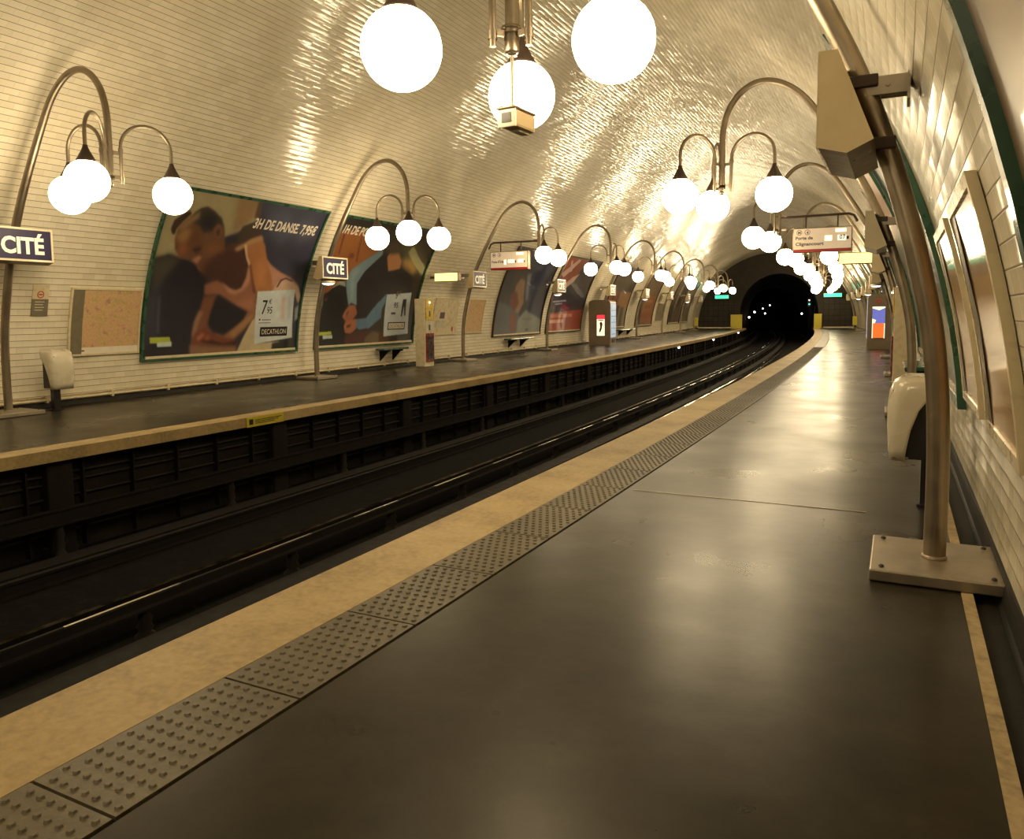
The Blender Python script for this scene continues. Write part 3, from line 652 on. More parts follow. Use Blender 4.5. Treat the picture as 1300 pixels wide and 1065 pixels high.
# ------------------------------------------------------------------ three-globe lamp posts
OFF = [(0, .05), (0, .67), (.03, 1.2), (.10, 1.62), (.25, 2.2), (.44, 2.75), (.68, 3.27), (.95, 3.75), (1.26, 4.25), (1.52, 4.62), (1.82, 4.86), (2.13, 4.94), (2.40, 4.84), (2.60, 4.6), (2.69, 4.28), (2.70, 3.9), (2.70, 3.46)]
def catmull(P, n=5):
    out = []
    for i in range(len(P)-1):
        p0 = P[max(i-1, 0)]; p1 = P[i]; p2 = P[i+1]; p3 = P[min(i+2, len(P)-1)]
        for k in range(n):
            t = k/n
            out.append(tuple(.5*((2*b)+(-a+c)*t+(2*a-5*b+4*c-d)*t*t+(-a+3*b-3*c+d)*t**3) for a, b, c, d in zip(p0, p1, p2, p3)))
    out.append(P[-1]); return out
CURVE = catmull(OFF)
GLOBE_R, ARM_R, GLOBE_Z = .267, .798, 3.242
def make_lamp(m_, phase, skip=None):
    """m_ = +1: the lamp leans toward local +x (left platform), -1 toward local -x (right platform)"""
    root = bpy.data.objects.new('platform_lamp', None); COL.objects.link(root)
    m = MB(); m.box(-.33, .33, -.37, .37, .004, .07, .008)
    m.build('base_plate', 'dull_steel', root)
    for x in (-.27, .27):
        for y in (-.3, .3): MB().lathe([(.014, .07), (.014, .078), (.007, .084), (0, .084)], (x, y, 0), 8).build('anchor_bolt', 'lamp_cap_metal', root)
    m = MB(); pts = [(m_*x, 0, z) for x, z in CURVE]
    rr = [.060 if z < 3.4 and x < 1 else max(.046, .060-.014*(x-.6)/1.2) if x < 1.8 else .046 for x, z in CURVE]
    m.tube(pts, rr, 16); m.lathe([(.068, .07), (.068, .085), (.06, .09)], (0, 0, 0), 16)
    m.build('pole', 'brushed_steel', root)
    # wall bracket at 2.75 m: two cheeks and a wall plate
    wx = m_*(-(0.20) if m_ < 0 else -(0.10))
    dw = wall_d(2.77, -1 if m_ < 0 else 1); foot = P_R if m_ < 0 else P_L
    lx = -(dw-foot)                       # local x of the wall face
    m = MB(); px = m_*.44
    a, b = sorted((px, lx+m_*.012))
    for sy in (-.055, .055): m.box(a, b, sy-.004, sy+.004, 2.71, 2.81)
    a, b = sorted((lx+m_*.004, lx+m_*.02)); m.box(a, b, -.11, .11, 2.66, 2.86)
    m.tube([(px-m_*.12, -.07, 2.76), (px-m_*.12, .07, 2.76)], .012, 8)
    m.build('wall_bracket', 'dull_steel', root)
    hx = m_*2.70
    for z in (3.44, 3.76):
        m = MB(); m.lathe([(.055, z-.03), (.055, z+.03)], (hx, 0, 0), 14)
        for k in range(3):
            a = phase+k*2*math.pi/3; dx, dy = -math.sin(a), math.cos(a)
            q = rotz(math.atan2(dy, dx))
            bx = MB().box(.03, .17, -.006, .006, z-.022, z+.022)
            m.add([tuple(Vector(q(v))+Vector((hx, 0, 0))) for v in bx.v], bx.f)
        m.build('hub_plate', 'brushed_steel', root)
    m = MB(); m.tube([(hx, 0, 3.47), (hx, 0, 3.36)], .018, 10); m.lathe([(.0, -.035), (.03, -.025), (.04, 0), (.03, .025), (0, .035)], (hx, 0, 3.33), 12)
    m.lathe([(.055, .0), (.055, .05), (.0, .05)], (hx, 0, 3.40), 14)
    m.build('finial', 'brushed_steel', root)
    for k in range(3):
        if k == skip: continue
        a = phase+k*2*math.pi/3; dx, dy = -math.sin(a), math.cos(a)
        r0 = .145; rc = (ARM_R+r0)/2; rr_ = (ARM_R-r0)/2; zc = 3.84
        path = [(r0, 3.34), (r0, 3.6), (r0, zc)]+[(rc-rr_*math.cos(math.pi*i/14), zc+rr_*math.sin(math.pi*i/14)) for i in range(1, 15)]+[(ARM_R, 3.68)]
        m = MB(); m.tube([(hx+dx*r, dy*r, z) for r, z in path], .025, 10)
        for z in (3.42, 3.80): m.lathe([(.033, z-.03), (.033, z+.03)], (hx+dx*r0, dy*r0, 0), 10)
        arm = m.build('arm', 'brushed_steel', root)
        m = MB(); m.lathe([(0, 3.70), (.03, 3.69), (.034, 3.66), (.06, 3.60), (.115, 3.50), (.122, 3.475), (.10, 3.47)], (hx+dx*ARM_R, dy*ARM_R, 0), 20)
        m.build('lamp_cap', 'lamp_cap_metal', arm)
        m = MB(); n = 18
        m.lathe([(GLOBE_R*math.sin(math.pi*i/n), GLOBE_R*math.cos(math.pi*i/n)) for i in range(n+1)], (hx+dx*ARM_R, dy*ARM_R, GLOBE_Z), 32)
        m.build('globe', 'lit_opal_glass', arm)
    return root
S_A, S_1, SP_R, SP_L = 4.97, 7.165, 7.356, 7.395
lampR = make_lamp(-1, .369); lampL = make_lamp(1, 1.641)
R_LAB = {-1: 'three-globe steel lamp post on the near platform behind the camera',
 0: 'nearest three-globe lamp post, arching overhead with the security camera hanging from it',
 1: 'second three-globe lamp post of the near platform, arch left of the nearest name box',
 2: 'lamp post with only two globes carrying the near platform train display',
 3: 'three-globe lamp post just beyond the near platform train display',
 4: 'fifth three-globe lamp of the near platform row, seen below the train display',
 5: 'sixth three-globe lamp of the near platform row, small in the bright stack of globes',
 6: 'seventh three-globe lamp of the near platform row, inside the bright stack of globes',
 7: 'third three-globe lamp from the far end of the near platform',
 8: 'last but one three-globe lamp of the near platform, before the exit sign',
 9: 'last three-globe lamp of the near platform, next to the lit green exit sign'}
L_LAB = {-1: 'three-globe lamp post on the far platform outside the left edge of the photo',
 0: 'leftmost three-globe steel lamp post of the far platform, beside the city map',
 1: 'three-globe lamp post between the two big advertising posters on the far platform',
 2: 'lamp post with only two globes carrying the far platform train display',
 3: 'three-globe lamp post before the red and navy poster on the far platform',
 4: 'three-globe lamp post just behind the drinks machine on the far platform',
 5: 'sixth three-globe lamp of the far platform row, second beyond the drinks machine',
 6: 'seventh three-globe lamp of the far platform row, third beyond the drinks machine',
 7: 'third three-globe lamp from the tunnel end of the far platform',
 8: 'last but one three-globe lamp of the far platform, above its exit sign',
 9: 'last three-globe lamp of the far platform, nearest the tunnel mouth'}
for i in range(-1, 10):
    s = S_A+i*SP_R; o = lampR if i == -1 else make_lamp(-1, .369, 2) if i == 2 else copy_tree(lampR); place(o, s, P_R); tag(o, R_LAB[i], 'lamp post', 'three-globe lamps of the near platform')
    s = S_1+i*SP_L
    if s < S1-.6:
        o = lampL if i == -1 else make_lamp(1, 1.641, 0) if i == 2 else copy_tree(lampL); place(o, s, P_L); tag(o, L_LAB[i], 'lamp post', 'three-globe lamps of the far platform')

# ------------------------------------------------------------------ CITE name boxes on the posts
def make_sign(m_, lamp):
    root = bpy.data.objects.new('station_name_box', None); COL.objects.link(root)
    hs = .46
    cs = [(.64, 2.87), (.64, 2.37), (.50, 2.33), (.37, 2.39), (.555, 2.87)]
    m = MB(); m.prism([(m_*x, z) for x, z in cs], 'y', -hs, hs); m.build('housing', 'sign_steel', root)
    # near and far end caps are pale, the underside dark
    for y0, y1 in ((-hs-.004, -hs), (hs, hs+.004)): MB().prism([(m_*x, z) for x, z in cs], 'y', y0, y1).build('end_cap', 'cap_enamel', root)
    m = MB()
    a, b = sorted((m_*.64, m_*.652)); m.box(a, b, -hs, hs, 2.84, 2.87); m.box(a, b, -hs, hs, 2.37, 2.40)
    m.box(a, b, -hs, -hs+.03, 2.40, 2.84); m.box(a, b, hs-.03, hs, 2.40, 2.84); m.build('rim', 'cream_enamel', root)
    m = MB(); a, b = sorted((m_*.64, m_*.646)); m.box(a, b, -hs+.03, hs-.03, 2.40, 2.84); face = m.build('face', 'bluebox', root)
    m = MB(); dirn = 1 if m_ > 0 else -1
    for off in (.648,):
        lettering(m, 'CIT\u00c9', lambda u, v: (m_*off, dirn*(u-.5)*.64, 2.49+v*.24), .035)
    m.build('lettering', 'white_letter', face)
    for z, x in ((2.44, .36), (2.79, .46)):
        a, b = sorted((m_*(x-.09), m_*(x+.11))); MB().box(a, b, -.08, .08, z-.035, z+.035, .008).build('clamp', 'lamp_cap_metal', root)
    if lamp:
        m = MB(); m.lathe([(0, -.0), (.14, -.0), (.17, -.03), (.15, -.06)], (m_*.52, -.12, 2.32), 18); sp = m.build('spot_housing', 'cream_enamel', root)
        m = MB(); m.lathe([(0, -.10), (.09, -.09), (.145, -.06)], (m_*.52, -.12, 2.32), 18); m.build('spot_glass', 'lit_white', sp)
    return root
R_SG = {0: 'nearest name box, large with pale end cap, clamped to the curved post in the foreground',
 1: 'second name box of the near platform, pale end cap beside the yellow-lit sign',
 2: 'third name box from the camera on the near platform posts', 3: 'fourth name box from the camera on the near platform posts',
 4: 'fifth name box from the camera on the near platform posts', 5: 'sixth name box from the camera on the near platform posts',
 6: 'seventh name box from the camera on the near platform posts', 7: 'third name box from the far end of the near platform',
 8: 'last but one name box of the near platform', 9: 'last name box of the near platform, by the exit sign'}
L_SG = {0: 'large blue CIT\u00c9 name box at the left edge of the photo', 1: 'blue CIT\u00c9 name box with a lit spotlight below, between the two big posters',
 2: 'blue CIT\u00c9 name box above the pale information panels, left of the train display',
 3: 'CIT\u00c9 name box with a lit spotlight in front of the red and navy poster', 4: 'small CIT\u00c9 name box above the drinks machine',
 5: 'small name box with a spotlight before the orange poster beyond the drinks machine', 6: 'small name box right of the orange poster, before the framed plan',
 7: 'small name box with a spotlight before the last pair of posters', 8: 'last but one name box on the far platform', 9: 'last name box on the far platform, beside the exit sign'}
protos = {}
for m_, lab, s0, sp, foot, lamps in ((-1, R_SG, S_A, SP_R, P_R, (3, 5, 7)), (1, L_SG, S_1, SP_L, P_L, (1, 3, 5, 7))):
    for i in range(0, 10):
        s = s0+i*sp
        if s > S1-1: continue
        key = (m_, i in lamps)
        if key not in protos: o = protos[key] = make_sign(m_, i in lamps)
        else: o = copy_tree(protos[key])
        place(o, s, foot); tag(o, lab[i], 'station sign', 'name boxes on the %s platform posts' % ('near' if m_ < 0 else 'far'))

# ------------------------------------------------------------------ security camera hanging from the nearest lamp
o = empty('security_camera', S_A, P_R); hx = -2.70
m = MB(); m.tube([(hx, 0, 3.32), (hx, 0, 2.93)], .014, 8); m.build('hanging_rod', 'brushed_steel', o)
m = MB(); m.lathe([(.035, 3.48), (.05, 3.47), (.052, 3.33), (.045, 3.315), (0, 3.31)], (hx, 0, 0), 16); m.lathe([(.075, 3.475), (.075, 3.49), (0, 3.49)], (hx, 0, 0), 12); m.build('ceiling_socket', 'brushed_steel', o)
q = rotz(math.radians(-4))
def rot_add(m, sub): m.add([tuple(Vector(q(v))+Vector((hx+.03, -.08, 0))) for v in sub.v], sub.f)
m = MB(); rot_add(m, MB().box(-.066, .066, -.05, .23, 2.785, 2.905, .018)); hb = m.build('housing', 'camera_housing', o)
m = MB(); rot_add(m, MB().box(-.074, .074, -.08, .23, 2.903, 2.917, .004)); m.build('sun_shield', 'sign_steel', hb)
m = MB(); rot_add(m, MB().box(-.070, .070, -.066, -.048, 2.780, 2.908, .006)); m.build('front_bezel', 'white_plastic', hb)
m = MB(); rot_add(m, MB().box(-.036, .036, -.070, -.060, 2.812, 2.878)); m.build('lens_window', 'dark_glass', hb)
m = MB(); rot_add(m, MB().box(-.03, .03, .05, .2, 2.772, 2.785)); m.build('mounting_foot', 'white_plastic', hb)
m = MB(); rot_add(m, MB().box(-.085, -.055, -.03, .05, 2.895, 2.94, .006)); rot_add(m, MB().box(-.03, .03, .02, .08, 2.915, 2.94)); m.build('swivel', 'lamp_cap_metal', o)
tag(o, 'white box-shaped security camera on a thin rod under the nearest lamp', 'security camera')

# ------------------------------------------------------------------ train displays on the third posts
def make_display(m_, label, line1, line2, leds):
    o = empty('train_display', (S_A if m_ < 0 else S_1)+2*(SP_R if m_ < 0 else SP_L), P_R if m_ < 0 else P_L)
    xs = lambda a: m_*a
    a, b = sorted((xs(1.08), xs(2.37)))
    m = MB(); m.tube([(xs(.98), 0, 3.55), (xs(1.06), 0, 3.70), (xs(1.16), 0, 3.74), (xs(2.66), 0, 3.73)], .03, 8)
    m.build('support_bar', 'lamp_cap_metal', o)
    m = MB()
    for x in (1.4, 2.1): m.tube([(xs(x), 0, 3.73), (xs(x), 0, 3.44)], .018, 8)
    m.build('hanger', 'lamp_cap_metal', o)
    m = MB(); m.box(a, b, -.10, .10, 2.88, 3.45, .01); bx = m.build('housing', 'sign_steel', o)
    m = MB(); m.box(a+.02, b-.02, -.112, -.10, 2.95, 3.43); fc = m.build('display_face', 'lit_display', bx)
    m = MB(); m.box(a+.02, b-.02, -.112, -.10, 2.885, 2.945); m.build('red_band', 'red_print', bx)
    y = -.115
    m = MB()
    for cx in (a+.14, a+.32):
        for r0, r1 in ((.052, .062),):
            n = 20; vs = [(cx+r*math.cos(2*math.pi*k/n), y, 3.345+r*math.sin(2*math.pi*k/n)) for r in (r0, r1) for k in range(n)]
            m.add(vs, [[k, (k+1) % n, n+(k+1) % n, n+k] for k in range(n)])
    lettering(m, 'M', lambda u, v: (a+.11+u*.06, y, 3.315+v*.06), .04)
    lettering(m, '4', lambda u, v: (a+.30+u*.045, y, 3.31+v*.065), .04)
    lettering(m, line1, lambda u, v: (a+.06+u*(.38 if line2 else .50), y, (3.18 if line2 else 3.10)+v*.075), .03)
    if line2: lettering(m, line2, lambda u, v: (a+.06+u*.62, y, 3.04+v*.075), .03)
    m.build('lettering', 'ink_mid', fc)
    for (x0, x1, z0, z1) in leds: MB().box(a+x0, a+x1, y-.001, y, z0, z1).build('led_window', 'lit_window', fc)
    m = MB()
    if line2: lettering(m, '07', lambda u, v: (a+1.02+u*.13, y-.004, 3.155+v*.10), .03); m.box(a+1.17, a+1.22, y-.004, y-.002, 3.15, 3.22)
    else:
        for x in (.86, 1.16): m.box(a+x, a+x+.035, y-.004, y-.002, 3.09, 3.16)
    m.build('led_digits', 'ink_dark', fc)
    tag(o, label, 'train display'); return o
make_display(-1, 'cream train display reading Porte de Clignancourt, hung over the near platform', 'Porte de', 'Clignancourt',
    [(.93, 1.16, 3.32, 3.40), (.70, .86, 3.13, 3.25), (.98, 1.16, 3.13, 3.25)])
make_display(1, 'train display with four lit windows hung over the far platform', "Porte d'Orl\u00e9ans", None,
    [(.90, 1.15, 3.33, 3.40), (.62, .84, 3.09, 3.19), (.95, 1.17, 3.09, 3.19), (.48, .56, 3.04, 3.19)])

# ------------------------------------------------------------------ yellow-lit direction boxes
def make_lightbox(side, s, label):
    dw = wall_d(2.75, side)
    o = empty('direction_sign', s, dw)
    m_ = 1 if side > 0 else -1
    a, b = sorted((m_*(.16 if side > 0 else .26), m_*(.98 if side > 0 else 1.24))); z0, z1 = (2.50, 2.73) if side > 0 else (2.68, 2.93)
    m = MB(); m.box(a, b, -.09, .09, z0-.02, z1+.02, .02); h_ = m.build('housing', 'sign_steel', o)
    m = MB(); m.box(a+.03, b-.03, -.105, -.09, z0, z1); m.build('lit_panel', 'lit_yellow', h_)
    m = MB(); a, b = sorted((-m_*.02, m_*.27)); m.box(a, b, -.025, .025, (z0+z1)/2-.03, (z0+z1)/2+.03); m.build('wall_arm', 'lamp_cap_metal', o)
    tag(o, label, 'sign')
make_lightbox(1, 20.0, 'yellow-lit direction box on the left wall above the emergency column')
make_lightbox(-1, 21.3, 'yellow-lit direction box on the right wall below the train display')

# ------------------------------------------------------------------ posters
def raster(ops, bg, nu, nv, blur=1, gain=(1.0, 1.0, 1.0), mott=.05):
    ss = 2; U, V = nu*ss, nv*ss
    img = np.ones((V, U, 3))*np.array(bg, float)
    yy, xx = np.mgrid[0:V, 0:U]; x = (xx+.5)/U; y = (yy+.5)/V
    def gauss(a, sg):
        r = max(1, int(sg*2.6)); k = np.exp(-.5*(np.arange(-r, r+1)/max(sg, .3))**2); k /= k.sum()
        p = np.pad(a, ((r, r), (0, 0)), mode='edge'); a = sum(k[q]*p[q:q+a.shape[0]] for q in range(2*r+1))
        p = np.pad(a, ((0, 0), (r, r)), mode='edge'); return sum(k[q]*p[:, q:q+a.shape[1]] for q in range(2*r+1))
    for op in ops:
        pts, c = op[0], op[1]; bl = op[2] if len(op) > 2 else blur
        ins = np.zeros((V, U), bool); n = len(pts)
        for i in range(n):
            x0, y0 = pts[i]; x1, y1 = pts[(i+1) % n]
            if y0 == y1: continue
            cond = ((y0 <= y) & (y < y1)) | ((y1 <= y) & (y < y0))
            ins ^= cond & (x < (x1-x0)*(y-y0)/(y1-y0)+x0)
        a = gauss(ins.astype(float), bl*2.0*nu/200)[..., None]
        img = img*(1-a)+np.array(c, float)*a
    nz = rng.random((V//8+2, U//8+2)); nz = np.kron(nz, np.ones((8, 8)))[:V, :U]; nz = gauss(nz, 5)
    img = img*(1+mott*(nz[..., None]-.5)*2)
    img = img.reshape(nv, ss, nu, ss, 3).mean((1, 3))/255
    lin = np.where(img <= .04045, img/12.92, ((img+.055)/1.055)**2.4)*np.array(gain)
    return np.clip(lin, 0, 1)
GAIN = (.88, 1.06, 1.5)
def wall_point(side, s, z, off): return W(s, wall_d(z, side)-side*off, z)
def curved_bar(mb, side, s0, s1, z0, z1, o0, o1, nz=1, ns=1):
    """a slab that follows the vault between offsets o0..o1 from the wall"""
    ng = max(nz, 1); vs = []
    for j in range(ng+1):
        z = z0+(z1-z0)*j/ng
        for i in range(ns+1):
            s = s0+(s1-s0)*i/ns
            vs.append(wall_point(side, s, z, o0)); vs.append(wall_point(side, s, z, o1))
    R = 2*(ns+1); fs = []
    for j in range(ng):
        for i in range(ns):
            a = j*R+2*i; b = a+R
            fs.append([a, a+2, b+2, b]); fs.append([a+1, b+1, b+3, a+3])
        a = j*R; fs.append([a, a+R, a+R+1, a+1]); a = j*R+2*ns; fs.append([a, a+1, a+R+1, a+R])
    for i in range(ns):
        a = 2*i; fs.append([a, a+1, a+3, a+2]); a = ng*R+2*i; fs.append([a, a+2, a+3, a+1])
    mb.add([tuple(v) for v in vs], fs)
def localize(mb, o):
    bpy.context.view_layer.update(); inv = Matrix.LocRotScale(o.location, o.rotation_euler, None).inverted()
    mb.v = [tuple(inv @ Vector(p)) for p in mb.v]; return mb
def make_poster(side, s0, s1, label, ops, bg, z0=.66, z1=3.90, frame='green_enamel', blur=1, nu=150, nv=110, thick=.055, gain=GAIN, texts=(), group=None, name='wall_poster', cat='poster', fw=.05, rail=True):
    o = empty(name, (s0+s1)/2, wall_d(z0, side), 0)
    ns = 4
    m = MB(); curved_bar(m, side, s0, s1, z0, z1, .004, thick*.6, 14, ns); localize(m, o).build('backboard', 'grey_panel', o)
    m = MB()
    for a, b in ((s0-fw*.2, s0+fw*.8), (s1-fw*.8, s1+fw*.2)): curved_bar(m, side, a, b, z0, z1, 0.004, thick+.02, 14, 1)
    curved_bar(m, side, s0, s1, z1-fw, z1, .004, thick+.02, 1, ns); curved_bar(m, side, s0, s1, z0, z0+fw, .004, thick+.02, 1, ns)
    localize(m, o).build('frame', frame, o)
    # printed sheet
    a, b, c, d = s0+fw*.8, s1-fw*.8, z0+fw, z1-fw
    img = raster(ops, bg, nu, nv, blur, gain); vs = []
    for j in range(nv):
        z = d-(d-c)*j/(nv-1)
        for i in range(nu):
            u = i/(nu-1); s = a+(b-a)*(u if side > 0 else 1-u)
            vs.append(tuple(wall_point(side, s, z, thick*.6+.003)))
    m = MB(); m.add(vs, [[j*nu+i, (j+1)*nu+i, (j+1)*nu+i+1, j*nu+i+1] for j in range(nv-1) for i in range(nu-1)], True); localize(m, o)
    sh = m.build('printed_sheet', 'printed_paper', o)
    ca = sh.data.color_attributes.new('ink', 'FLOAT_COLOR', 'POINT')
    ca.data.foreach_set('color', np.concatenate([img.reshape(-1, 3), np.ones((nu*nv, 1))], 1).ravel())
    sh.data.color_attributes.active_color = ca
    groups = {}; lift = [.0]
    for t in texts:
        body, u0, v0, u1, v1, mat = t[:6]; bold = t[6] if len(t) > 6 else .02; shear = t[7] if len(t) > 7 else 0
        mm = groups.setdefault(mat, MB())
        def fn(x, y):
            u = u0+(u1-u0)*x; v = v1+(v0-v1)*y
            return tuple(wall_point(side, a+(b-a)*(u if side > 0 else 1-u), d-(d-c)*v, thick*.6+.0055+lift[0]+(.004 if body != '#' else 0)))
        if body == '#': lift[0] = lift[0]+.0008; mm.add([fn(0, 0), fn(1, 0), fn(1, 1), fn(0, 1)], [(0, 1, 2, 3)])
        else: lettering(mm, body, fn, bold, shear)
    for mat, mm in groups.items(): localize(mm, o).build('lettering', mat, sh)
    if rail:
        m = MB(); curved_bar(m, side, s0+.08, s1-.08, z0+fw, z0+fw+.05, thick*.6+.004, thick+.01, 1, ns); localize(m, o).build('sheet_rail', 'cream_enamel', o)
    tag(o, label, cat, group); return o
# text item: (string, u left, v top, u right, v bottom, material, bold, shear); '#' is a solid block
make_poster(1, 10.0, 14.40, 'wide green-framed poster of a resting dancer with a white price card', ART['A'], (48, 42, 46), nu=260, nv=190, texts=[
    ('3H DE DANSE. 7,95\u20ac', .51, .095, .972, .157, 'poster_white', .03, .18),
    ('7', .712, .625, .748, .73, 'ink_dark', .0), ('\u20ac', .757, .622, .778, .655, 'ink_dark', .0), ('95', .752, .675, .79, .725, 'ink_dark', .0),
    ('#', .70, .762, .712, .775, 'red_print'), ('#', .722, .768, .79, .773, 'ink_mid'), ('#', .70, .79, .79, .794, 'ink_mid'),
    ('#', .716, .822, .922, .89, 'ink_dark'), ('DECATHLON', .728, .838, .91, .874, 'poster_white', .0),
])
make_poster(1, 15.05, 19.60, 'wide green-framed poster of a person in blue sleeves, orange at its top', ART['B'], (46, 38, 30), nu=240, nv=180, texts=[
    ('1H DE PO', .0+.015, .05, .235, .112, 'poster_white', .03, .18),
    ('#', .70, .81, .90, .878, 'ink_dark'), ('#', .71, .82, .89, .868, 'poster_white'), ('DECATHLON', .72, .829, .88, .86, 'ink_dark', .0), ('9', .735, .53, .76, .60, 'ink_mid'), ('\u20ac', .765, .53, .785, .565, 'ink_mid'), ('95', .735, .63, .785, .68, 'ink_mid'), ('#', .72, .72, .77, .74, 'ink_mid')])
make_poster(1, 25.10, 29.70, 'dark grey poster of a blurred person in a jacket, below the train display', ART['C'], (52, 50, 50), nu=140, nv=110, frame='lamp_cap_metal',
    texts=[('#', .66, .93, .72, .96, 'ink_mid'), ('#', .55, .80, .80, .806, 'ink_mid'), ('#', .57, .82, .78, .825, 'ink_mid')])
make_poster(1, 30.35, 34.95, 'red and navy poster with pale script lettering beside the drinks machine', ART['D'], (40, 36, 46), nu=220, nv=170, frame='lamp_cap_metal')
rect = lambda a, b, c, d: [(a, b), (c, b), (c, d), (a, d)]
make_poster(1, 38.6, 43.0, 'poster with red and orange stripes under a dark top, just past the drinks machine',
    [(rect(0, 0, 1, .38), (76, 66, 50)), (rect(.05, .38, .5, .62), (150, 64, 38)), (rect(.55, .40, 1, .66), (160, 108, 58)), (rect(.18, .38, .26, .6), (90, 40, 28)), (rect(.38, .38, .44, .62), (90, 40, 28)), (rect(.2, .66, .3, 1), (62, 44, 34)), (rect(.5, .62, .62, .9), (70, 50, 38)), (rect(.7, .64, .85, 1), (84, 74, 54))], (150, 122, 84), nu=60, nv=60, frame='lamp_cap_metal')
make_poster(1, 45.6, 50.2, 'tan and orange poster seen under the sixth pair of globes on the far platform',
    [(rect(0, 0, .25, 1), (58, 50, 40)), (rect(.2, .1, 1, .4), (112, 82, 56)), (rect(.28, .42, .95, .95), (156, 88, 46)), (rect(.35, .5, .8, .54), (190, 130, 80)), (rect(.4, .6, .75, .66), (120, 62, 36))], (122, 84, 52), nu=60, nv=60, frame='lamp_cap_metal')
make_poster(1, 56.0, 60.4, 'dark brown poster with pale streaks near the tunnel end of the far platform',
    [([(.35, .1), (.6, .0), (.5, .5), (.4, .7)], (160, 136, 100)), (rect(.05, .6, .3, .95), (44, 32, 26)), (rect(.6, .15, .75, .6), (48, 34, 28))], (98, 74, 52), nu=50, nv=50, frame='lamp_cap_metal')
make_poster(1, 61.0, 65.4, 'olive and brown poster nearest the tunnel end of the far platform',
    [(rect(.15, .1, .35, .55), (52, 38, 30)), (rect(.1, .7, .9, .92), (88, 84, 58)), (rect(.5, .2, .8, .6), (140, 116, 84))], (104, 86, 62), nu=50, nv=50, frame='lamp_cap_metal')
# right wall
make_poster(-1, -1.75, 2.68, 'green-framed poster cut by the right edge of the photo', [(rect(0, .2, .5, .8), (150, 112, 70)), (rect(.5, 0, 1, 1), (126, 96, 62))], (140, 110, 72), nu=60, nv=50, fw=.09, thick=.05)
make_poster(-1, 7.45, 11.9, 'green-framed glossy poster just behind the foreground lamp post', [(rect(0, 0, .6, .5), (96, 96, 90)), (rect(.5, .3, 1, 1), (70, 74, 72)), (rect(.1, .75, .9, .95), (170, 160, 130))], (120, 116, 96), nu=60, nv=50, fw=.09, thick=.05)
make_poster(-1, 12.6, 17.0, 'green-framed poster, orange reflection painted across its upper part, partly hidden by the foreground post', [(rect(0, .0, 1, .35), (170, 96, 44)), (rect(0, .35, 1, .6), (60, 46, 36)), (rect(.1, .6, .9, 1), (160, 150, 110))], (110, 96, 70), nu=60, nv=50, fw=.07)  # orange top is a lit display's reflection, painted into the print
make_poster(-1, 22.6, 27.0, 'framed poster on the near platform wall beyond the train display', [(rect(.1, .1, .8, .5), (150, 140, 110))], (90, 76, 60), nu=40, nv=40)
make_poster(-1, 35.2, 39.6, 'framed poster on the near platform wall behind the red-topped machine', [(rect(.1, .5, .8, .9), (120, 60, 40))], (100, 86, 66), nu=40, nv=40)
make_poster(-1, 42.6, 47.0, 'small distant framed poster on the near platform wall, second beyond the machine', [(rect(.3, .1, .8, .6), (160, 150, 120))], (84, 74, 60), nu=40, nv=40)
make_poster(-1, 57.2, 61.6, 'last framed poster on the near platform wall before the exit sign', [(rect(.1, .2, .8, .6), (150, 120, 80))], (90, 70, 50), nu=40, nv=40)

# ------------------------------------------------------------------ maps and notices on curved boards
def make_board(side, s0, s1, z0, z1, label, mat, cat='map', name='map_board', extras=(), fwid=.035, frame='cream_enamel', off=.03, head=True):
    o = empty(name, (s0+s1)/2, wall_d(z0, side), 0)
    m = MB(); curved_bar(m, side, s0, s1, z0, z1, .004, off, 6, 1); localize(m, o).build('board', mat, o)
    m = MB()
    for a, b in ((s0-fwid, s0), (s1, s1+fwid)): curved_bar(m, side, a, b, z0-fwid, z1+fwid, .004, off+.015, 6, 1)
    curved_bar(m, side, s0, s1, z1, z1+fwid, .004, off+.015, 1, 1); curved_bar(m, side, s0, s1, z0-fwid, z0, .004, off+.015, 1, 1)
    localize(m, o).build('frame', frame, o)
    by = {}
    for (u0, u1, v0, v1, mt, nm) in extras:
        mm = by.setdefault((nm, mt), MB())
        ua, ub = (s0+(s1-s0)*u0, s0+(s1-s0)*u1) if side > 0 else (s1-(s1-s0)*u1, s1-(s1-s0)*u0)
        curved_bar(mm, side, ua, ub, z1-(z1-z0)*v1, z1-(z1-z0)*v0, off+.001, off+.004, 2, 1)
    for (nm, mt), mm in by.items(): localize(mm, o).build(nm, mt, o)
    tag(o, label, cat); return o
make_board(1, 8.55, 9.92, .88, 2.00, 'cream-framed street map of the city on the left wall, beside the dancer poster', 'city_map_print', extras=[
    (0, .16, 0, 1, 'grey_panel', 'legend_strip'), (.02, .15, .06, .10, 'ink_dark', 'title'), (0, 1, .90, 1.0, 'poster_white', 'footer_strip'), (.01, .04, .925, .98, 'ink_dark', 'footer_symbol'), (.06, .2, .94, .965, 'ink_mid', 'footer_text'), (0, .12, .875, .89, 'ink_dark', 'footer_text')])
make_board(1, 20.75, 22.25, .90, 2.0, 'pale information panel with a dark square, just right of the emergency column', 'cream_enamel', 'notice board', 'information_panel', [
    (.25, .45, .38, .56, 'ink_mid', 'printed_square'), (.1, .5, .62, .82, 'white_plastic', 'paper_sheet'), (.82, .88, .82, .94, 'red_print', 'red_mark')])
make_board(1, 22.95, 24.15, .90, 2.0, 'tan framed plan right of the third post of the far platform', 'city_map_print', 'map', 'map_board')
make_board(1, 51.2, 53.6, .95, 2.1, 'small distant framed plan between the orange poster and the last posters', 'grey_panel', 'map', 'map_board')
o = empty('safety_notice', 7.99, wall_d(1.8, 1), 0)
m = MB(); curved_bar(m, 1, 7.85, 8.13, 1.83, 2.06, .003, .012, 2, 1); up = localize(m, o).build('upper_sheet', 'cream_enamel', o)
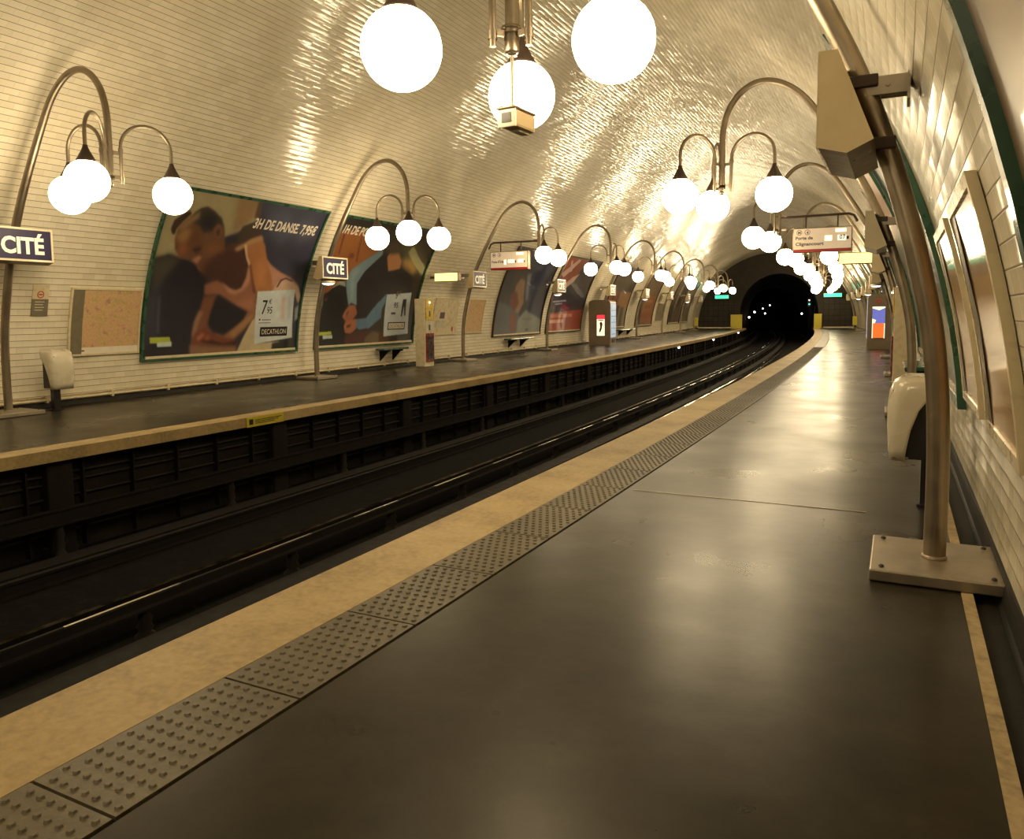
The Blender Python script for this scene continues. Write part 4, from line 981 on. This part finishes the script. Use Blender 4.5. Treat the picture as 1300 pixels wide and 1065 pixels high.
m = MB(); curved_bar(m, 1, 7.85, 8.13, 1.55, 1.83, .003, .020, 2, 1); lo = localize(m, o).build('lower_sheet', 'grey_panel', o)
m = MB(); n = 20
vs = [wall_point(1, 7.99+r*math.cos(2*math.pi*k/n), 1.905+r*math.sin(2*math.pi*k/n), .0135) for r in (.045, .06) for k in range(n)]
m.add([tuple(v) for v in vs], [[k, (k+1) % n, n+(k+1) % n, n+k] for k in range(n)])
curved_bar(m, 1, 7.955, 8.025, 1.895, 1.915, .0132, .0142, 1, 1); localize(m, o).build('round_symbol', 'red_print', up)
m = MB()
for j in range(4): curved_bar(m, 1, 7.90, 8.06-.02*(j % 2), 1.78-.045*j, 1.79-.045*j, .0205, .0215, 1, 1)
localize(m, o).build('printed_lines', 'poster_white', lo)
tag(o, 'small two-part safety notice with a round symbol, left of the city map', 'notice')
for s0, s1, lab in ((3.86, 5.18, 'glossy framed map board on the near right wall, nearest the camera'), (5.72, 6.98, 'glossy framed map board on the right wall, beside the foreground lamp post')):
    make_board(-1, s0, s1, .86, 2.02, lab, 'city_map_print', extras=[(0, .16, 0, 1, 'grey_panel', 'legend_strip')], fwid=.06, off=.035, frame='cream_enamel')

# ------------------------------------------------------------------ waste bins
def make_bin(m_):
    """white curved shell in front of a black body, on a black leg; m_ = local x direction of the front"""
    root = bpy.data.objects.new('waste_bin', None); COL.objects.link(root)
    hw = .20
    def ring(x_f, x_b, z, n=12, w_=hw):
        # rounded front outline (front at x_f), open toward the wall
        pts = [(x_b, -w_)]
        for i in range(n+1):
            t = -math.pi/2+math.pi*i/n
            ex = max(0, math.cos(t))**.45; ey = (abs(math.sin(t))**.45)*(1 if t > 0 else -1)
            pts.append((x_b+.02+(x_f-x_b-.02)*ex, w_*ey))
        pts.append((x_b, w_)); return [(m_*x, y, z) for x, y in pts]
    levels = [(.14, .045, .36, .165), (.155, .035, .45, .178), (.165, .01, .6, .19), (.165, -.04, .75, .198), (.155, -.13, .88, .2), (.13, -.15, .95, .198), (.06, -.15, 1.0, .18)]
    m = MB(); R = [ring(a, b, z, 12, w_) for a, b, z, w_ in levels]; n = len(R[0]); vs = sum(R, [])
    fs = [[i*n+k, i*n+k+1, (i+1)*n+k+1, (i+1)*n+k] for i in range(len(R)-1) for k in range(n-1)]
    m.add(vs, fs, True); m.add(R[-1], [list(range(n))])
    sh = m.build('shell', 'white_plastic', root)
    so = sh.modifiers.new('thickness', 'SOLIDIFY'); so.thickness = .012; so.offset = 0
    m = MB(); m.prism([(m_*.12, .375), (m_*.14, .9), (-m_*.16, .92), (-m_*.17, .375)], 'y', -.155, .155); m.build('inner_body', 'black_plastic', root)
    m = MB(); a, b = sorted((-m_*.16, -m_*.07)); m.box(a, b, -.055, .055, .02, .38); m.box(a-.02, b+.02, -.09, .09, .004, .02); m.build('leg', 'black_plastic', root)
    m = MB(); a, b = sorted((m_*.02, m_*.13)); m.box(a, b, -.172, -.160, .372, .392, .004); m.build('latch', 'brushed_steel', root)
    return root
b = make_bin(-1); place(b, 6.62, -.09); tag(b, 'white-fronted waste bin on a black leg behind the foreground lamp post', 'waste bin')
b = make_bin(1); place(b, 7.93, 12.30); tag(b, 'white-fronted waste bin on a black leg below the city map', 'waste bin')

# ------------------------------------------------------------------ emergency columns
def make_column(side, s, label):
    m_ = 1 if side > 0 else -1
    o = empty('emergency_column', s, 12.27 if side > 0 else -.18)
    fx = m_*.17; g = lambda a, b: sorted((m_*a, m_*b))
    m = MB(); a, b = g(-.16, .17); m.box(a, b, -.25, .25, 0.002, 1.97, .015); m.build('body', 'cream_enamel', o)
    m = MB(); a, b = g(.17, .20); m.box(a, b, -.20, .22, 1.35, 1.97, .01); t = m.build('call_point', 'yellow_enamel', o)
    m = MB(); a, b = g(.20, .205); m.box(a, b, -.03, .03, 1.45, 1.62); m.build('push_button', 'ink_dark', t)
    m = MB(); m.lathe([(0, -.02), (.03, 0), (0, .02)], (m_*.21, 0, 1.86), 10); m.build('indicator', 'lit_bulb', t)
    m = MB(); a, b = g(.17, .185); m.box(a, b, -.20, .22, .98, 1.34); l_ = m.build('instruction_panel', 'white_plastic', o)
    m = MB(); a, b = g(.185, .188); m.box(a, b, -.04, .04, 1.06, 1.22); m.build('pictogram', 'ink_dark', l_)
    m = MB(); a, b = g(.17, .20); m.box(a, b, -.20, .22, .14, .97, .01); d = m.build('extinguisher_door', 'red_enamel', o)
    m = MB(); a, b = g(.20, .206); m.box(a, b, -.14, .16, .22, .88); m.build('door_window', 'dark_glass', d)
    tag(o, label, 'emergency column'); return o
make_column(1, 19.25, 'cream emergency column with yellow top and red door, right of the blue-sleeves poster')
make_column(-1, 17.9, 'cream emergency column on the near platform, seen side-on behind the waste bin')

# ------------------------------------------------------------------ vending machines
def rounded(w_, h_, r, n=6):
    P_ = [(-w_, 0), (w_, 0)]
    for i in range(n+1): t = math.pi/2*i/n; P_.append((w_-r+r*math.cos(t), h_-r*.55+r*.55*math.sin(t)))
    for i in range(n+1): t = math.pi/2+math.pi/2*i/n; P_.append((-w_+r+r*math.cos(t), h_-r*.55+r*.55*math.sin(t)))
    return P_
o = empty('drinks_machine', 35.0, 11.96)
m = MB(); m.prism(rounded(.53, 2.12, .25), 'y', 0, .95); bd = m.build('cabinet', 'brown_cabinet', o)
m = MB(); m.box(-.15, .29, -.02, 0, .40, 1.46); m.build('advert_surround', 'sign_steel', bd)
m = MB(); m.box(-.12, .26, -.028, -.02, .44, 1.22); ap = m.build('lit_advert', 'lit_cream', bd)
m = MB(); m.box(-.12, .26, -.029, -.02, 1.22, 1.42); m.build('red_header', 'lit_red', bd)
m = MB(); m.prism([(-.02, .62), (.05, .60), (.12, .75), (.16, 1.0), (.10, 1.12), (.02, 1.05), (.04, .85)], 'y', -.031, -.028); m.box(-.06, .2, -.031, -.028, 1.15, 1.19); m.build('advert_drawing', 'ink_dark', ap)
m = MB(); m.box(.53, .545, .06, .90, .35, 1.95); gl = m.build('glass_front', 'lit_pale_blue', bd)
m = MB(); m.box(.53, .55, .30, .80, .10, .28); m.build('delivery_slot', 'ink_dark', bd)
m = MB()
for j in range(5): m.box(.546, .55, .1, .86, .5+.28*j, .52+.28*j)
m.build('shelf_line', 'ink_mid', gl)
tag(o, 'brown drinks machine with a lit red and cream advert on its side, far platform', 'vending machine')

o = empty('snack_machine', 33.0, .03)
m = MB(); m.prism(rounded(.46, 2.14, .3), 'y', 0, .9); bd = m.build('cabinet', 'brown_cabinet', o)
m = MB(); m.box(-.32, .19, -.02, 0, .36, 1.66); m.build('advert_surround', 'sign_steel', bd)
m = MB(); m.box(-.29, .16, -.028, -.02, 1.0, 1.60); lb = m.build('lit_blue_picture', 'lit_blue', bd)
m = MB(); m.box(-.27, .14, -.028, -.02, .44, 1.0); lo_ = m.build('lit_orange_picture', 'lit_orange', bd)
m = MB(); m.box(-.29, -.26, -.030, -.02, .42, 1.0); m.box(.13, .16, -.030, -.02, .42, 1.0); m.prism([(-.29, 1.0), (-.29, 1.18), (-.15, 1.12), (-.2, 1.0)], 'y', -.03, -.028); m.prism([(-.29, 1.58), (-.05, 1.50), (.16, 1.60), (.16, 1.64), (-.29, 1.64)], 'y', -.03, -.028); m.build('lit_edges', 'lit_cream', bd)
m = MB(); n = 18; m.prism([(-.06+.10*math.cos(2*math.pi*k/n), 1.85+.09*math.sin(2*math.pi*k/n)) for k in range(n)], 'y', -.008, 0); m.build('round_emblem', 'red_print', bd)
m = MB(); m.prism([(-.10, 1.80), (-.02, 1.80), (.0, 1.86), (-.05, 1.93), (-.06, 1.86), (-.11, 1.88)], 'y', -.011, -.008); m.build('emblem_flame', 'brown_cabinet', bd)
m = MB(); m.box(-.475, -.46, .06, .84, .4, 1.9); m.build('glass_front', 'lit_pale_blue', bd)
tag(o, 'brown snack machine with a lit blue and orange advert, near platform', 'vending machine')

# ------------------------------------------------------------------ perch benches against the walls
def make_bench(side, s0, s1, label, z=.56):
    m_ = 1 if side > 0 else -1; sc_ = (s0+s1)/2
    o = empty('perch_bench', sc_, wall_d(z, side)); L = (s1-s0)/2
    m = MB(); a, b = sorted((m_*.10, m_*.40)); m.box(a, b, -L, L, z-.03, z+.03, .02); m.build('plank', 'green_enamel', o)
    for y in (-L*.5, L*.5):
        m = MB(); a, b = sorted((m_*.03, m_*.38)); m.box(a, b, y-.03, y+.03, z-.07, z-.03)
        m.prism([(m_*.03, z-.03), (m_*.34, z-.05), (m_*.06, z-.32), (m_*.03, z-.34)], 'y', y-.012, y+.012); m.build('bracket', 'rusty_iron', o)
    tag(o, label, 'bench')
make_bench(1, 17.6, 18.85, 'green perch bench under the blue-sleeves poster')
make_bench(1, 26.0, 28.2, 'green perch bench under the dark grey poster')
make_bench(1, 41.0, 44.6, 'perch bench beyond the drinks machine on the far platform')
make_bench(-1, 12.9, 14.6, 'green perch bench on the near platform wall behind the waste bin', .62)

# ------------------------------------------------------------------ platform ends: exit signs, gates, yellow cabinets
def make_exit(da, db, z0, z1, label):
    o = empty('exit_sign', S1-.55, (da+db)/2); hw = (db-da)/2
    m = MB(); m.box(-hw-.03, hw+.03, 0, .12, z0-.03, z1+.03, .01); h_ = m.build('housing', 'sign_steel', o)
    m = MB(); m.box(-hw, hw, -.012, 0, z0, z1); f_ = m.build('lit_panel', 'lit_green', h_)
    m = MB(); m.tube([(-hw*.6, .06, z1+.03), (-hw*.6, .06, z1+.7)], .02, 6); m.tube([(hw*.6, .06, z1+.03), (hw*.6, .06, z1+.7)], .02, 6); m.build('hanger', 'lamp_cap_metal', o)
    tag(o, label, 'exit sign')
make_exit(.70, 2.15, 2.72, 3.02, 'green-lit exit sign at the far end of the near platform')
make_exit(10.25, 11.45, 2.72, 3.02, 'green-lit exit sign at the far end of the far platform')
def make_cabinet(d, label, w_=.32):
    o = empty('track_access_gate', S1-1.6, d)
    m = MB(); m.box(-w_, w_, -.12, .12, .002, 1.25, .02); m.build('cabinet', 'yellow_enamel', o)
    m = MB(); m.box(-w_+.05, w_-.05, -.135, -.12, .15, 1.1); m.build('door', 'yellow_print', o)
    m = MB(); m.tube([(-w_+.04, 0, 1.25), (-w_+.04, 0, 1.9)], .02, 6); m.build('post', 'rusty_iron', o)
    tag(o, label, 'cabinet')
make_cabinet(2.62, 'yellow cabinet at the tunnel end of the near platform edge')
make_cabinet(9.45, 'yellow cabinet at the tunnel end of the far platform edge', .5)
def make_post_box(s, d, label):
    o = empty('litter_stand', s, d); m = MB(); m.box(-.16, .16, -.16, .16, .35, 1.05, .03); m.build('container', 'yellow_print', o)
    m = MB(); m.box(-.03, .03, -.03, .03, .002, .36); m.build('stem', 'rusty_iron', o); tag(o, label, 'waste bin')
make_post_box(66.5, 12.3, 'small far waste bin against the left wall before the exit sign')
make_post_box(66.0, .05, 'small far waste bin by the right wall before the exit sign')
# ------------------------------------------------------------------ tunnel lamps and signal
TL = [(954, 400, 96, 'lowest left of the tiny tunnel lamps'), (972, 401, 104, 'second tiny tunnel lamp from the left'), (976, 395, 118, 'upper left of the tiny tunnel lamps'), (993, 390, 122, 'topmost of the tiny tunnel lamps'),
      (1015, 402, 98, 'rightmost low tiny tunnel lamp'), (945, 407, 86, 'tiny tunnel lamp beside the far yellow cabinet')]
def pix_point(x, y, dist):
    m = sc.camera.matrix_world; v = Vector(((x-650)/F_PX, -(y-487.5)/F_PX, -1))*dist
    return m @ v
TUNNEL = [(8.55, 94, 1.45), (7.35, 102, 1.25), (7.3, 117, 1.9), (6.2, 120, 2.4), (3.3, 97, 1.2), (8.9, 85, .9)]
for (d, s, z), (_, _, _, lab) in zip(TUNNEL, TL):
    o = empty('tunnel_lamp', s, d, z); m = MB(); m.lathe([(0, -.09), (.06, -.07), (.09, 0), (.06, .07), (0, .09)], (0, 0, 0), 10); m.build('bulb', 'lit_bulb', o)
    m = MB(); m.box(-.05, .05, .03, .12, .05, .25); m.build('fitting', 'rusty_iron', o)
    tag(o, lab, 'lamp')
o = empty('track_signal', 80, 3.2, 0)
m = MB(); m.tube([(0, .05, -1.28), (0, .05, 2.9)], .05, 8); m.build('mast', 'rusty_iron', o)
m = MB(); m.box(-.16, .16, -.08, .12, 1.9, 2.75, .03); h_ = m.build('signal_head', 'black_plastic', o)
m = MB(); m.lathe([(0, -.07), (.07, 0), (0, .07)], (0, -.09, 2.15), 12); m.build('green_light', 'lit_signal', h_)
m = MB(); m.lathe([(0, -.05), (.05, 0), (0, .05)], (0, -.09, 2.55), 12); m.build('white_light', 'lit_bulb', h_)
tag(o, 'railway signal with a green light at the tunnel mouth', 'signal')
